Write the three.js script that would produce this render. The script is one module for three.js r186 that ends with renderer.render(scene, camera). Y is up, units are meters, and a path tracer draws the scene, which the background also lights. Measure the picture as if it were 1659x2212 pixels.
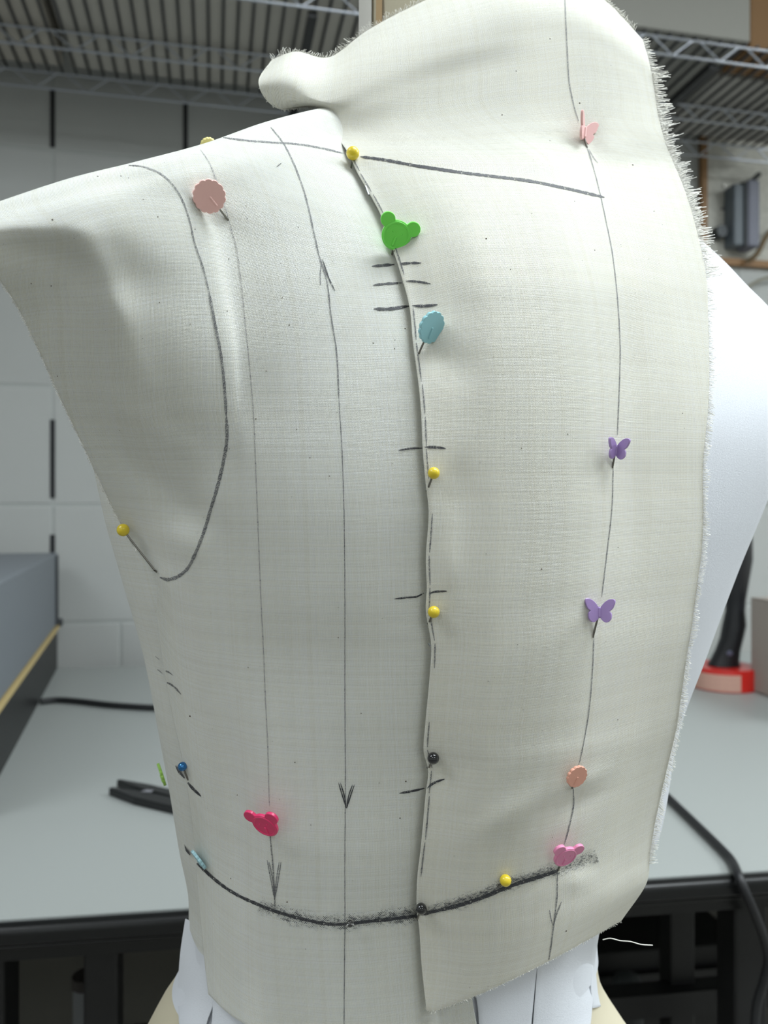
import * as THREE from 'three';
import { mergeGeometries, mergeVertices } from 'three/addons/utils/BufferGeometryUtils.js';
import { RoundedBoxGeometry } from 'three/addons/geometries/RoundedBoxGeometry.js';
import { RectAreaLightUniformsLib } from 'three/addons/lights/RectAreaLightUniformsLib.js';

// ---------------------------------------------------------------- camera, light, exposure
const scene = new THREE.Scene();
const EYE = new THREE.Vector3(0, 1.30, 0);
const TURN = THREE.MathUtils.degToRad(12);             // the camera looks 12 degrees to the right of the wall's normal
const FOCAL = 1727, MIDX = 829.5, MIDY = 1106;         // 26 mm phone lens held upright, frame 1659 x 2212
const camera = new THREE.PerspectiveCamera(2 * Math.atan(1106 / FOCAL) * 180 / Math.PI, 1659 / 2212, 0.02, 30);
camera.position.copy(EYE);
camera.rotation.y = -TURN;
camera.focus = 0.335;
camera.userData.fStop = 11;
const renderer = new THREE.WebGLRenderer({ antialias: true });
renderer.toneMapping = THREE.LinearToneMapping;
renderer.toneMappingExposure = 1.84;
renderer.shadowMap.enabled = true;
scene.background = new THREE.Color(0x000000);
RectAreaLightUniformsLib.init();
// fluorescent ceiling panels: [x, z, width, depth, intensity]
const LAMPS = [[0.75, 0.0, 1.2, 0.6, 8.5], [2.75, 0.0, 1.2, 0.6, 17], [-1.5, 0.0, 1.2, 0.6, 3.5], [0.75, 2.2, 1.2, 0.6, 2.5], [-1.5, 2.2, 1.2, 0.6, 3]];
const LAMP_COLOR = 0xeff8fb;
const CEILING = 2.85;

// ---------------------------------------------------------------- helpers
let seed = 20240611;
const rnd = () => { seed = (seed * 1664525 + 1013904223) >>> 0; return seed / 4294967296; };
const rr = (a, b) => a + (b - a) * rnd();
const lerp = (a, b, t) => a + (b - a) * t;
const clamp = (x, a, b) => Math.min(b, Math.max(a, x));
const V = (x, y, z) => new THREE.Vector3(x, y, z);
const RIGHT = V(Math.cos(TURN), 0, Math.sin(TURN)), AHEAD = V(Math.sin(TURN), 0, -Math.cos(TURN));
// survey coordinates: X to the right, Y up, D ahead of the tripod point (metres)
const world = (X, Y, D) => V(EYE.x + RIGHT.x * X + AHEAD.x * D, EYE.y + Y, EYE.z + RIGHT.z * X + AHEAD.z * D);
const sight = (px, py, D) => world((px - MIDX) / FOCAL * D, -(py - MIDY) / FOCAL * D, D);
const onLevel = (px, py, y) => sight(px, py, (EYE.y - y) * FOCAL / (py - MIDY));   // point of a level plane
const dirW = (x, y, d) => V(RIGHT.x * x + AHEAD.x * d, y, RIGHT.z * x + AHEAD.z * d);

const taken = new Map();
function numbered(name) { const n = taken.get(name) ?? 0; taken.set(name, n + 1); return n ? `${name}_${String(n).padStart(3, '0')}` : name; }
function shadows(o) { o.traverse(m => { if (m.isMesh) { m.castShadow = true; m.receiveShadow = true; } }); return o; }
function thing(name, label, category, position, group) {
  const o = new THREE.Group(); o.name = numbered(name); scene.add(o);
  if (position) o.position.copy(position);
  o.userData = { label, category }; if (group) o.userData.group = group;
  return o;
}
function part(name, geometry, material, parent, label) {
  const m = new THREE.Mesh(geometry, material); m.name = name; m.castShadow = m.receiveShadow = true;
  if (label) m.userData.label = label;
  parent.add(m); return m;
}
function structure(name, geometry, material, label) {
  const m = new THREE.Mesh(geometry, material); m.name = name; m.castShadow = m.receiveShadow = true;
  m.userData = { kind: 'structure', label }; scene.add(m); return m;
}
// world-space geometry re-expressed around a group's own position
function local(geometry, group) { geometry.translate(-group.position.x, -group.position.y, -group.position.z); return geometry; }
const box = (w, h, d, x = 0, y = 0, z = 0) => new THREE.BoxGeometry(w, h, d).translate(x, y, z);
const rbox = (w, h, d, r, x = 0, y = 0, z = 0) => new RoundedBoxGeometry(w, h, d, 3, r).translate(x, y, z);
function tube(points, r, seg = 48, sides = 8, closed = false) { return new THREE.TubeGeometry(new THREE.CatmullRomCurve3(points, closed, 'centripetal'), seg, r, sides, closed); }
function rod(a, b, r, sides = 8) {
  const d = b.clone().sub(a), g = new THREE.CylinderGeometry(r, r, d.length(), sides, 1);
  g.applyQuaternion(new THREE.Quaternion().setFromUnitVectors(V(0, 1, 0), d.clone().normalize()));
  return g.translate((a.x + b.x) / 2, (a.y + b.y) / 2, (a.z + b.z) / 2);
}
// smooth curve through [key, value] pairs
function curve(pairs) {
  const xs = pairs.map(p => p[0]), ys = pairs.map(p => p[1]), n = xs.length;
  const d = [], m = [];
  for (let i = 0; i < n - 1; i++) d.push((ys[i + 1] - ys[i]) / (xs[i + 1] - xs[i]));
  for (let i = 0; i < n; i++) m.push(i === 0 ? d[0] : i === n - 1 ? d[n - 2] : (d[i - 1] * d[i] <= 0 ? 0 : 2 * d[i - 1] * d[i] / (d[i - 1] + d[i])));
  return x => {
    if (x <= xs[0]) return ys[0] + m[0] * (x - xs[0]) * 0;
    if (x >= xs[n - 1]) return ys[n - 1];
    let i = 0; while (x > xs[i + 1]) i++;
    const h = xs[i + 1] - xs[i], t = (x - xs[i]) / h, t2 = t * t, t3 = t2 * t;
    return (2 * t3 - 3 * t2 + 1) * ys[i] + (t3 - 2 * t2 + t) * h * m[i] + (-2 * t3 + 3 * t2) * ys[i + 1] + (t3 - t2) * h * m[i + 1];
  };
}
const merge = gs => mergeGeometries(gs.some(g => !g.index) ? gs.map(g => g.index ? g.toNonIndexed() : g) : gs);
// value noise
function makeNoise(s) {
  const h = (x, y) => { let n = (x * 374761393 + y * 668265263 + s * 974711) | 0; n = Math.imul(n ^ (n >>> 13), 1274126177); return ((n ^ (n >>> 16)) >>> 0) / 4294967296; };
  return (x, y, wrap = 0) => {
    let xi = Math.floor(x), yi = Math.floor(y); const fx = x - xi, fy = y - yi, sx = fx * fx * (3 - 2 * fx), sy = fy * fy * (3 - 2 * fy);
    const w = k => wrap ? ((k % wrap) + wrap) % wrap : k;
    return lerp(lerp(h(w(xi), w(yi)), h(w(xi + 1), w(yi)), sx), lerp(h(w(xi), w(yi + 1)), h(w(xi + 1), w(yi + 1)), sx), sy);
  };
}
function texture(n, fn, { srgb = false, channels = 3 } = {}) {
  const a = new Uint8Array(n * n * 4);
  for (let y = 0, k = 0; y < n; y++) for (let x = 0; x < n; x++, k += 4) {
    const c = fn(x, y);
    if (channels === 1) a[k] = a[k + 1] = a[k + 2] = clamp(c, 0, 1) * 255; else { a[k] = clamp(c[0], 0, 1) * 255; a[k + 1] = clamp(c[1], 0, 1) * 255; a[k + 2] = clamp(c[2], 0, 1) * 255; }
    a[k + 3] = 255;
  }
  const t = new THREE.DataTexture(a, n, n, THREE.RGBAFormat);
  t.wrapS = t.wrapT = THREE.RepeatWrapping; t.magFilter = THREE.LinearFilter; t.minFilter = THREE.LinearMipmapLinearFilter; t.generateMipmaps = true;
  if (srgb) t.colorSpace = THREE.SRGBColorSpace;
  t.needsUpdate = true; return t;
}
function tiled(t, metres) { const c = t.clone(); c.repeat.set(1 / metres, 1 / metres); c.needsUpdate = true; return c; }

// ---------------------------------------------------------------- textures
// plain-weave cotton: one tile is 94 mm across with 200 threads each way
const WEAVE = 0.094;
const weave = (() => {
  const n = 2048, T = 200, per = n / T, nz = makeNoise(3), nb = makeNoise(9);
  const warp = [], weft = [];
  for (let i = 0; i < T; i++) { warp.push([rr(0.9, 1), rr(0.85, 1.12)]); weft.push([rr(0.88, 1), rr(0.82, 1.15)]); }
  const height = new Float32Array(n * n), tone = new Float32Array(n * n);
  for (let y = 0; y < n; y++) for (let x = 0; x < n; x++) {
    const wob = (nz(x / 37, y / 61, 0) - 0.5) * 2.2, wob2 = (nb(x / 61, y / 37, 0) - 0.5) * 2.2;
    let u = (x + wob) / per, v = (y + wob2) / per; u = (u + T) % T; v = (v + T) % T;
    const i = Math.floor(u), j = Math.floor(v), fu = u - i - 0.5, fv = v - j - 0.5;
    const wp = warp[i], wf = weft[j];
    const a = Math.max(0, 1 - Math.pow(Math.abs(fu) / (0.44 * wp[1]), 3)), b = Math.max(0, 1 - Math.pow(Math.abs(fv) / (0.44 * wf[1]), 3));
    const over = (i + j) & 1;
    const lift = 0.5 + 0.5 * Math.cos(Math.PI * fv), lift2 = 0.5 + 0.5 * Math.cos(Math.PI * fu);
    const ha = a * (over ? 0.55 + 0.45 * lift : 0.62 - 0.35 * lift), hb = b * (over ? 0.62 - 0.35 * lift2 : 0.55 + 0.45 * lift2);
    const h = Math.max(ha, hb), k = y * n + x;
    height[k] = h;
    tone[k] = (ha > hb ? wp[0] : wf[0]) * (h < 0.12 ? 0.5 : 1) + (nz(x / 3, y / 3) - 0.5) * 0.07;
  }
  return {
    map: texture(n, (x, y) => { const t = tone[y * n + x]; const g = lerp(0.64, 1.05, clamp((t - 0.4) / 0.6, 0, 1)); return [g, g * 0.992, g * 0.965]; }, { srgb: true }),
    bump: texture(n, (x, y) => height[y * n + x], { channels: 1 }),
  };
})();
const speckle = (() => { const a = makeNoise(5), b = makeNoise(6); return texture(512, (x, y) => { const v = 0.9 + 0.1 * a(x / 4, y / 4, 128) - 0.08 * b(x / 40, y / 40, 12.8 | 0); return [v, v, v]; }, { srgb: true }); })();
const rough = (() => { const a = makeNoise(15), b = makeNoise(16); return texture(512, (x, y) => 0.5 * a(x / 3, y / 3, 170) + 0.5 * b(x / 16, y / 16, 32), { channels: 1 }); })();
// graphite catches on the thread tops: grain of the pencil marks
function graphite(amount, scale, s) { const a = makeNoise(s), b = makeNoise(s + 1); return texture(256, (x, y) => clamp((a(x / scale, y / scale, Math.round(256 / scale)) * 0.75 + b(x / 2, y / 2, 128) * 0.25 - (1 - amount)) * 3.2 + 0.35, 0, 1), { channels: 1 }); }
const rubbed = (() => { const a = makeNoise(41), b = makeNoise(43); return texture(512, (x, y) => { const f = (x + 0.5) / 512, dens = Math.pow(Math.sin(Math.PI * f), 1.6), dot = Math.sin(x / 512 * Math.PI * 2 * 13) * Math.sin(y / 512 * Math.PI * 2 * 26), n = a(x / 18, y / 18, 28); return clamp((dot * 0.5 + n * 0.9 + dens * 0.75 - 1.12) * 1.7, 0, 0.8) * clamp(dens * 2.2, 0, 1) + 0.12 * dens * b(x / 30, y / 30, 17); }, { channels: 1 }); })();

// ---------------------------------------------------------------- materials
const std = (color, roughness = 0.8, extra = {}) => new THREE.MeshStandardMaterial({ color, roughness, ...extra });
const phy = (color, roughness, extra = {}) => new THREE.MeshPhysicalMaterial({ color, roughness, ...extra });
const cloth = (color, turn = 0) => {
  const map = tiled(weave.map, WEAVE), bump = tiled(weave.bump, WEAVE);
  map.rotation = bump.rotation = turn; map.offset.set(rnd(), rnd()); bump.offset.copy(map.offset);
  return std(color, 0.95, { map, bumpMap: bump, bumpScale: 0.00016, side: THREE.DoubleSide });
};
const M = {
  muslin: cloth(0xe4e5e2), muslin2: cloth(0xe7e6df), muslinBack: cloth(0xe4e5e2),
  thread: std(0xfffdf6, 0.95, { side: THREE.DoubleSide }),
  jersey: std(0xe4e7ee, 0.95, { bumpMap: tiled(rough, 0.01), bumpScale: 0.0001, side: THREE.DoubleSide }),
  jerseyThread: std(0xf2f4fb, 0.95),
  linen: std(0xd8cfb6, 0.9, { bumpMap: tiled(rough, 0.012), bumpScale: 0.0001 }),
  tape: std(0xc4a77f, 0.8), tapeWhite: std(0xe9e6df, 0.6),
  wood: std(0x8d6a45, 0.6), steel: std(0xa9adb2, 0.25, { metalness: 1 }), darkSteel: std(0x85827c, 0.3, { metalness: 1 }),
  wire: std(0x5c5c5e, 0.35, { metalness: 1 }), chrome: std(0xb8bcc4, 0.28, { metalness: 1 }),
  pencil: std(0x3a3b40, 0.55, { transparent: true, alphaMap: tiled(graphite(0.74, 5, 21), 0.012), side: THREE.DoubleSide }),
  pencilSoft: std(0x66676b, 0.55, { transparent: true, alphaMap: tiled(graphite(0.6, 4, 25), 0.012), side: THREE.DoubleSide }),
  pencilFaint: std(0x85848a, 0.6, { transparent: true, alphaMap: tiled(graphite(0.5, 4, 28), 0.012), side: THREE.DoubleSide }),
  rubbed: std(0x3b3f47, 0.6, { transparent: true, alphaMap: rubbed, side: THREE.DoubleSide }),
  fleck: std(0x57493a, 0.9),
};

// ---------------------------------------------------------------- room
const WALL_Z = -2.185;
const block = std(0xb7b9b7, 0.6, { bumpMap: tiled(rough, 0.05), bumpScale: 0.0003 });
const block2 = std(0xb4b6b4, 0.6, { bumpMap: tiled(rough, 0.05), bumpScale: 0.0003 });
const mortar = std(0xadb0ae, 0.8), openJoint = std(0x2a2b2d, 0.9);
const wallMat = std(0xdddcd6, 0.8);
{
  structure('floor', box(7.4, 0.1, 6.4, 0.3, -0.05, 0.7), std(0x8f8d87, 0.6, { map: tiled(speckle, 0.3) }), 'grey speckled floor');
  structure('ceiling', box(7.4, 0.1, 6.4, 0.3, CEILING + 0.05, 0.7), std(0xe6e6e2, 0.9), 'white ceiling');
  structure('wall_left', box(0.12, CEILING, 6.4, -3.34, CEILING / 2, 0.7), wallMat, 'painted side wall');
  structure('wall_right', box(0.12, CEILING, 6.4, 3.94, CEILING / 2, 0.7), wallMat, 'painted side wall');
  structure('wall_near', box(7.4, CEILING, 0.12, 0.3, CEILING / 2, 3.84), wallMat, 'painted wall facing the block wall');
  const wall = new THREE.Group(); wall.name = 'wall_back'; wall.userData = { kind: 'structure', label: 'grey-white painted concrete block wall with dark open joints' };
  wall.position.set(0, 0, WALL_Z); scene.add(wall);
  part('mortar_bed', box(7.4, CEILING, 0.12, 0.3, CEILING / 2, -0.0605), mortar, wall);
  // courses of blocks: joints found from the photograph; the horizontal joints are painted flush, some upright joints stand open and dark
  const CH = 0.304, Y0 = 1.30 + (1106 - 1091) / FOCAL * 2.05, geo = {};
  const X0 = -0.405, BW = 0.331;
  for (let j = -5; j < 6; j++) {
    const off = j === -2 ? 0.5 : 0;
    const y0 = Math.max(0.002, Y0 + j * CH), y1 = Math.min(CEILING - 0.002, y0 + CH);
    if (y1 - y0 < 0.05) continue;
    for (let i = -8; i < 12; i++) {
      const xa = X0 + (i + off) * BW, xb = xa + BW;
      if (xa < -3.2 || xb > 3.85) continue;
      const key = `${(y1 - y0).toFixed(3)}`;
      geo[key] ??= new RoundedBoxGeometry(BW - 0.006, y1 - y0 - 0.007, 0.03, 2, 0.003);
      const b = part('block', geo[key], rnd() < 0.5 ? block : block2, wall); b.position.set((xa + xb) / 2, (y0 + y1) / 2, -0.013 + rr(-0.0004, 0.0004));
    }
  }
  const slot = (i, j, f0, f1) => { const h = CH * (f1 - f0), g = box(0.012, h, 0.012); const m = part('open_joint', g, openJoint, wall); m.position.set(X0 + i * BW, Y0 + j * CH + CH * (f0 + f1) / 2, -0.002); };
  slot(0, 0, 0.06, 0.72); slot(0, 3, 0.02, 0.52); slot(1, 3, 0.02, 0.5); slot(0, -1, 0.55, 0.75); slot(0, 2, 0.62, 0.7); slot(0, -2, 0.66, 0.86);
  shadows(wall);
}
// ceiling panels and their light
LAMPS.forEach(([x, z, w, d, power], i) => {
  const t = thing('ceiling_light', 'flat white fluorescent ceiling panel in a thin metal frame', 'ceiling light', V(x, CEILING, z), 'fluorescent ceiling panels');
  part('frame', merge([box(w + 0.06, 0.03, 0.03, 0, -0.015, d / 2 + 0.015), box(w + 0.06, 0.03, 0.03, 0, -0.015, -d / 2 - 0.015), box(0.03, 0.03, d, w / 2 + 0.015, -0.015, 0), box(0.03, 0.03, d, -w / 2 - 0.015, -0.015, 0)]), std(0xdddddd, 0.5), t);
  part('diffuser', box(w, 0.01, d, 0, -0.012, 0), std(0xf2f2f2, 0.6, { emissive: 0xf3f8ff, emissiveIntensity: 1.5 }), t);
  const l = new THREE.RectAreaLight(LAMP_COLOR, power, w, d);
  l.position.set(x, CEILING - 0.025, z); l.rotation.x = -Math.PI / 2; l.name = numbered('panel_light');
  scene.add(l);
});

// ---------------------------------------------------------------- the table
const TABLE_Y = 0.91, TABLE_TURN = THREE.MathUtils.degToRad(7.7 - 12);
const tableFront = world(0, -0.39, 0.808);
const table = thing('work_table', 'long grey laminate work table with black edging and black steel legs', 'table', V(tableFront.x, 0, tableFront.z));
table.rotation.y = TABLE_TURN;
{
  const L0 = -0.99, L1 = 1.35, DP = 1.29, len = L1 - L0, mid = (L0 + L1) / 2;
  const top = std(0xa2a6a4, 0.45);
  const black = phy(0x08090b, 0.33), blackSteel = std(0x131315, 0.5);
  part('tabletop', box(len - 0.01, 0.018, DP - 0.012, mid, TABLE_Y - 0.0092, -DP / 2), top, table, 'pale grey laminate top');
  const nose = new THREE.Shape(); nose.moveTo(0, 0.0005); nose.quadraticCurveTo(0.010, 0.0005, 0.011, -0.007); nose.lineTo(0.011, -0.015); nose.quadraticCurveTo(0.010, -0.02, 0, -0.02); nose.closePath();
  // the profile runs along x and faces +z
  const g2 = new THREE.ExtrudeGeometry(nose, { depth: len, bevelEnabled: false, curveSegments: 8 }); g2.rotateY(-Math.PI / 2); g2.translate(L1, TABLE_Y, 0);
  part('edge_trim', g2, black, table, 'glossy black rounded edge');
  part('edge_trim', box(0.012, 0.02, DP, L0 - 0.001, TABLE_Y - 0.0105, -DP / 2), black, table);
  part('apron', merge([box(len - 0.02, 0.016, 0.02, mid, TABLE_Y - 0.030, -0.012), rbox(len - 0.02, 0.004, 0.014, 0.0015, mid, TABLE_Y - 0.0225, -0.002)]), black, table);
  part('apron', box(len - 0.02, 0.03, 0.02, mid, TABLE_Y - 0.035, -DP + 0.04), blackSteel, table);
  for (const [x, z, w] of [[-0.285, -0.06, 0.034], [-0.40, -0.06, 0.05], [0.425, -0.06, 0.04], [0.43, -0.22, 0.035], [L0 + 0.05, -DP + 0.06, 0.045], [L1 - 0.05, -DP + 0.06, 0.045]]) part('leg', rbox(w, TABLE_Y - 0.02, w, 0.004, x, (TABLE_Y - 0.02) / 2, z), blackSteel, table);
  part('stretcher', box(len - 0.1, 0.03, 0.03, mid, 0.655, -0.2), blackSteel, table);
  part('modesty_panel', box(len - 0.12, 0.56, 0.012, mid, 0.59, -0.62), std(0x4a4944, 0.8), table, 'dull grey board under the table');
}

// ---------------------------------------------------------------- body of the dress form: level sections
// Y: left and right reach, depth of half section, middle depth, skew (the form is turned towards the right)
const SEC = [
  [-0.46, -0.185, 0.215, 0.115, 0.440, 0.016], [-0.33, -0.158, 0.168, 0.105, 0.438, 0.015], [-0.29, -0.135, 0.137, 0.092, 0.436, 0.014], [-0.256, -0.117, 0.119, 0.083, 0.436, 0.014],
  [-0.228, -0.1, 0.117, 0.078, 0.436, 0.014], [-0.20, -0.099, 0.136, 0.077, 0.435, 0.014], [-0.17, -0.104, 0.152, 0.079, 0.434, 0.014], [-0.12, -0.112, 0.160, 0.086, 0.433, 0.014],
  [-0.075, -0.12, 0.175, 0.094, 0.432, 0.014], [-0.03, -0.132, 0.191, 0.101, 0.431, 0.014], [0.0, -0.140, 0.204, 0.103, 0.431, 0.015], [0.03, -0.145, 0.2165, 0.101, 0.431, 0.017],
  [0.07, -0.145, 0.2275, 0.091, 0.433, 0.024], [0.105, -0.137, 0.2255, 0.077, 0.436, 0.03], [0.13, -0.12, 0.210, 0.065, 0.440, 0.032], [0.15, -0.095, 0.192, 0.058, 0.444, 0.03],
  [0.17, -0.05, 0.162, 0.055, 0.450, 0.02], [0.19, -0.022, 0.12, 0.052, 0.457, 0.008], [0.22, -0.015, 0.096, 0.05, 0.460, 0.0], [0.30, -0.014, 0.094, 0.05, 0.462, 0.0], [0.36, -0.014, 0.094, 0.05, 0.462, 0.0],
];
const col = i => curve(SEC.map(s => [s[0], s[i]]));
const sXL = col(1), sXR = col(2), sHD = col(3), sDC = col(4), sK = col(5);
function bodyAt(t, Y, out = 0) {
  const xl = sXL(Y), xr = sXR(Y), c = lerp(xl, xr, 0.47), s = Math.sin(t), w = clamp(s * 0.5 + 0.5, 0, 1), ws = w * w * (3 - 2 * w);
  const hx = lerp(c - xl, xr - c, ws) + out, hd = sHD(Y) + out;
  return [c + hx * s, Y, sDC(Y) - hd * Math.cos(t) * (Math.cos(t) < 0 ? 0.9 : 1) + sK(Y) * s];
}
function bodyHit(px, py) {
  let D = 0.34, best = null;
  for (let it = 0; it < 14; it++) {
    const Y = -(py - MIDY) / FOCAL * D; let prev = null, found = null, near = [9, 0];
    for (let a = -100; a <= 100; a += 2) {
      const t = a * Math.PI / 180, p = bodyAt(t, Y), g = p[0] - (px - MIDX) / FOCAL * p[2];
      if (prev && prev[1] < 0 && g >= 0) { const f = -prev[1] / (g - prev[1]); found = lerp(prev[0], t, f); break; }
      if (Math.abs(g) < near[0]) near = [Math.abs(g), t];
      prev = [t, g];
    }
    const t = found ?? near[1]; best = bodyAt(t, Y); D = lerp(D, best[2], 0.8);
  }
  return best[2];
}
function bodyMesh(y0, y1, out, t0 = -Math.PI, t1 = Math.PI, nt = 128, ny = 120) {
  const P = [], I = [], U = [];
  for (let j = 0; j <= ny; j++) { const Y = lerp(y0, y1, j / ny); for (let i = 0; i <= nt; i++) { const t = lerp(t0, t1, i / nt), p = bodyAt(t, Y, out); const w = world(...p); P.push(w.x, w.y, w.z); U.push(t * 0.15, Y); } }
  for (let j = 0; j < ny; j++) for (let i = 0; i < nt; i++) { const a = j * (nt + 1) + i, b = a + 1, c = a + nt + 1, d = c + 1; I.push(a, b, d, a, d, c); }
  const g = new THREE.BufferGeometry(); g.setAttribute('position', new THREE.Float32BufferAttribute(P, 3)); g.setAttribute('uv', new THREE.Float32BufferAttribute(U, 2)); g.setIndex(I); g.computeVertexNormals();
  return g;
}

// ---------------------------------------------------------------- cloth panels from a net of points [px, py, D]
const toCam = p => [(p[0] - MIDX) / FOCAL * p[2], -(p[1] - MIDY) / FOCAL * p[2], p[2]];
function cr(a, b, c, d, t) { const t2 = t * t, t3 = t2 * t; return 0.5 * (2 * b + (c - a) * t + (2 * a - 5 * b + 4 * c - d) * t2 + (3 * b - a - 3 * c + d) * t3); }
function spline(list, n) {             // resample a list of 3-vectors evenly in its own parameter
  const out = [], m = list.length - 1;
  const get = i => i < 0 ? list[0].map((v, k) => 2 * v - list[1][k]) : i > m ? list[m].map((v, k) => 2 * v - list[m - 1][k]) : list[i];
  for (let q = 0; q <= n; q++) { const x = q / n * m, i = Math.min(m - 1, Math.floor(x)), t = x - i; out.push([0, 1, 2].map(k => cr(get(i - 1)[k], get(i)[k], get(i + 1)[k], get(i + 2)[k], t))); }
  return out;
}
class Panel {
  constructor(net, nu, nv, bumps = [], thick = 0.0004) {
    this.nu = nu; this.nv = nv;
    const rows = net.map(r => spline(r.map(toCam), nu));
    const grid = []; for (let i = 0; i <= nu; i++) { const c = spline(rows.map(r => r[i]), nv); for (let j = 0; j <= nv; j++) (grid[j] ??= [])[i] = c[j]; }
    // fine relief: [px, py, reach x, reach y, turn, lift towards the viewer]
    for (const row of grid) for (const p of row) {
      const px = p[0] / p[2] * FOCAL + MIDX, py = -p[1] / p[2] * FOCAL + MIDY; let lift = 0;
      for (const [bx, by, sx, sy, an, am] of bumps) { const c = Math.cos(an), s = Math.sin(an), dx = px - bx, dy = py - by, u = (dx * c + dy * s) / sx, v = (-dx * s + dy * c) / sy, q = u * u + v * v; if (q < 9) lift += am * Math.exp(-q); }
      if (lift) { const k = (p[2] - lift) / p[2]; p[0] *= k; p[1] *= k; p[2] *= k; }
    }
    this.grid = grid; this.thick = thick;
    this.px = grid.map(r => r.map(p => [p[0] / p[2] * FOCAL + MIDX, -p[1] / p[2] * FOCAL + MIDY, p[2]]));
    this.cells = new Map();
    for (let j = 0; j < nv; j++) for (let i = 0; i < nu; i++) {
      const q = [this.px[j][i], this.px[j][i + 1], this.px[j + 1][i], this.px[j + 1][i + 1]];
      const x0 = Math.floor(Math.min(...q.map(a => a[0])) / 16), x1 = Math.floor(Math.max(...q.map(a => a[0])) / 16), y0 = Math.floor(Math.min(...q.map(a => a[1])) / 16), y1 = Math.floor(Math.max(...q.map(a => a[1])) / 16);
      if (x1 - x0 > 40 || y1 - y0 > 40) continue;
      for (let a = x0; a <= x1; a++) for (let b = y0; b <= y1; b++) { const k = a + ',' + b; if (!this.cells.has(k)) this.cells.set(k, []); this.cells.get(k).push([i, j]); }
    }
  }
  depth(x, y) {
    let best = null;
    for (const [i, j] of this.cells.get(Math.floor(x / 16) + ',' + Math.floor(y / 16)) ?? []) {
      const A = this.px[j][i], B = this.px[j][i + 1], C = this.px[j + 1][i], E = this.px[j + 1][i + 1];
      for (const [p, q, r] of [[A, B, E], [A, E, C]]) {
        const d = (q[1] - r[1]) * (p[0] - r[0]) + (r[0] - q[0]) * (p[1] - r[1]); if (Math.abs(d) < 1e-9) continue;
        const a = ((q[1] - r[1]) * (x - r[0]) + (r[0] - q[0]) * (y - r[1])) / d, b = ((r[1] - p[1]) * (x - r[0]) + (p[0] - r[0]) * (y - r[1])) / d, c = 1 - a - b;
        if (a > -0.01 && b > -0.01 && c > -0.01) { const D = 1 / (a / p[2] + b / q[2] + c / r[2]); if (best === null || D < best) best = D; }
      }
    }
    return best;
  }
  normal(x, y) { const d = this.depth(x, y), dx = this.depth(x + 8, y) ?? d, dy = this.depth(x, y + 8) ?? d; const a = sight(x, y, d), b = sight(x + 8, y, dx).sub(a), c = sight(x, y + 8, dy).sub(a); return c.cross(b).normalize(); }
  geometry() {
    const { nu, nv, grid } = this, P = [], U = [], I = [], W = grid.map(r => r.map(p => world(...p)));
    const N = W.map((r, j) => r.map((p, i) => { const a = W[j][Math.max(0, i - 1)], b = W[j][Math.min(nu, i + 1)], c = W[Math.max(0, j - 1)][i], d = W[Math.min(nv, j + 1)][i]; return d.clone().sub(c).cross(b.clone().sub(a)).normalize(); }));
    const u = [], v = [], mi = Math.floor(nu / 2), mj = Math.floor(nv / 2);
    for (let j = 0; j <= nv; j++) { u[j] = []; u[j][mi] = 0; for (let i = mi + 1; i <= nu; i++) u[j][i] = u[j][i - 1] + W[j][i].distanceTo(W[j][i - 1]); for (let i = mi - 1; i >= 0; i--) u[j][i] = u[j][i + 1] - W[j][i].distanceTo(W[j][i + 1]); }
    for (let i = 0; i <= nu; i++) { v[mj] ??= []; v[mj][i] = 0; for (let j = mj + 1; j <= nv; j++) (v[j] ??= [])[i] = v[j - 1][i] - W[j][i].distanceTo(W[j - 1][i]); for (let j = mj - 1; j >= 0; j--) (v[j] ??= [])[i] = v[j + 1][i] + W[j][i].distanceTo(W[j + 1][i]); }
    const n1 = (nu + 1) * (nv + 1);
    for (const s of [0, 1]) for (let j = 0; j <= nv; j++) for (let i = 0; i <= nu; i++) { const p = W[j][i].clone().addScaledVector(N[j][i], -s * this.thick); P.push(p.x, p.y, p.z); U.push(u[j][i], v[j][i]); }
    const quad = (a, b, c, d) => I.push(a, c, b, b, c, d);
    for (let j = 0; j < nv; j++) for (let i = 0; i < nu; i++) { const a = j * (nu + 1) + i; quad(a, a + 1, a + nu + 1, a + nu + 2); quad(n1 + a + 1, n1 + a, n1 + a + nu + 2, n1 + a + nu + 1); }
    for (let i = 0; i < nu; i++) { quad(n1 + i, n1 + i + 1, i, i + 1); const a = nv * (nu + 1) + i; quad(a, a + 1, n1 + a, n1 + a + 1); }
    for (let j = 0; j < nv; j++) { const a = j * (nu + 1), b = a + nu + 1; quad(n1 + a, a, n1 + b, b); quad(a + nu, n1 + a + nu, b + nu, n1 + b + nu); }
    const g = new THREE.BufferGeometry(); g.setAttribute('position', new THREE.Float32BufferAttribute(P, 3)); g.setAttribute('uv', new THREE.Float32BufferAttribute(U, 2)); g.setIndex(I); g.computeVertexNormals();
    return g;
  }
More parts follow.
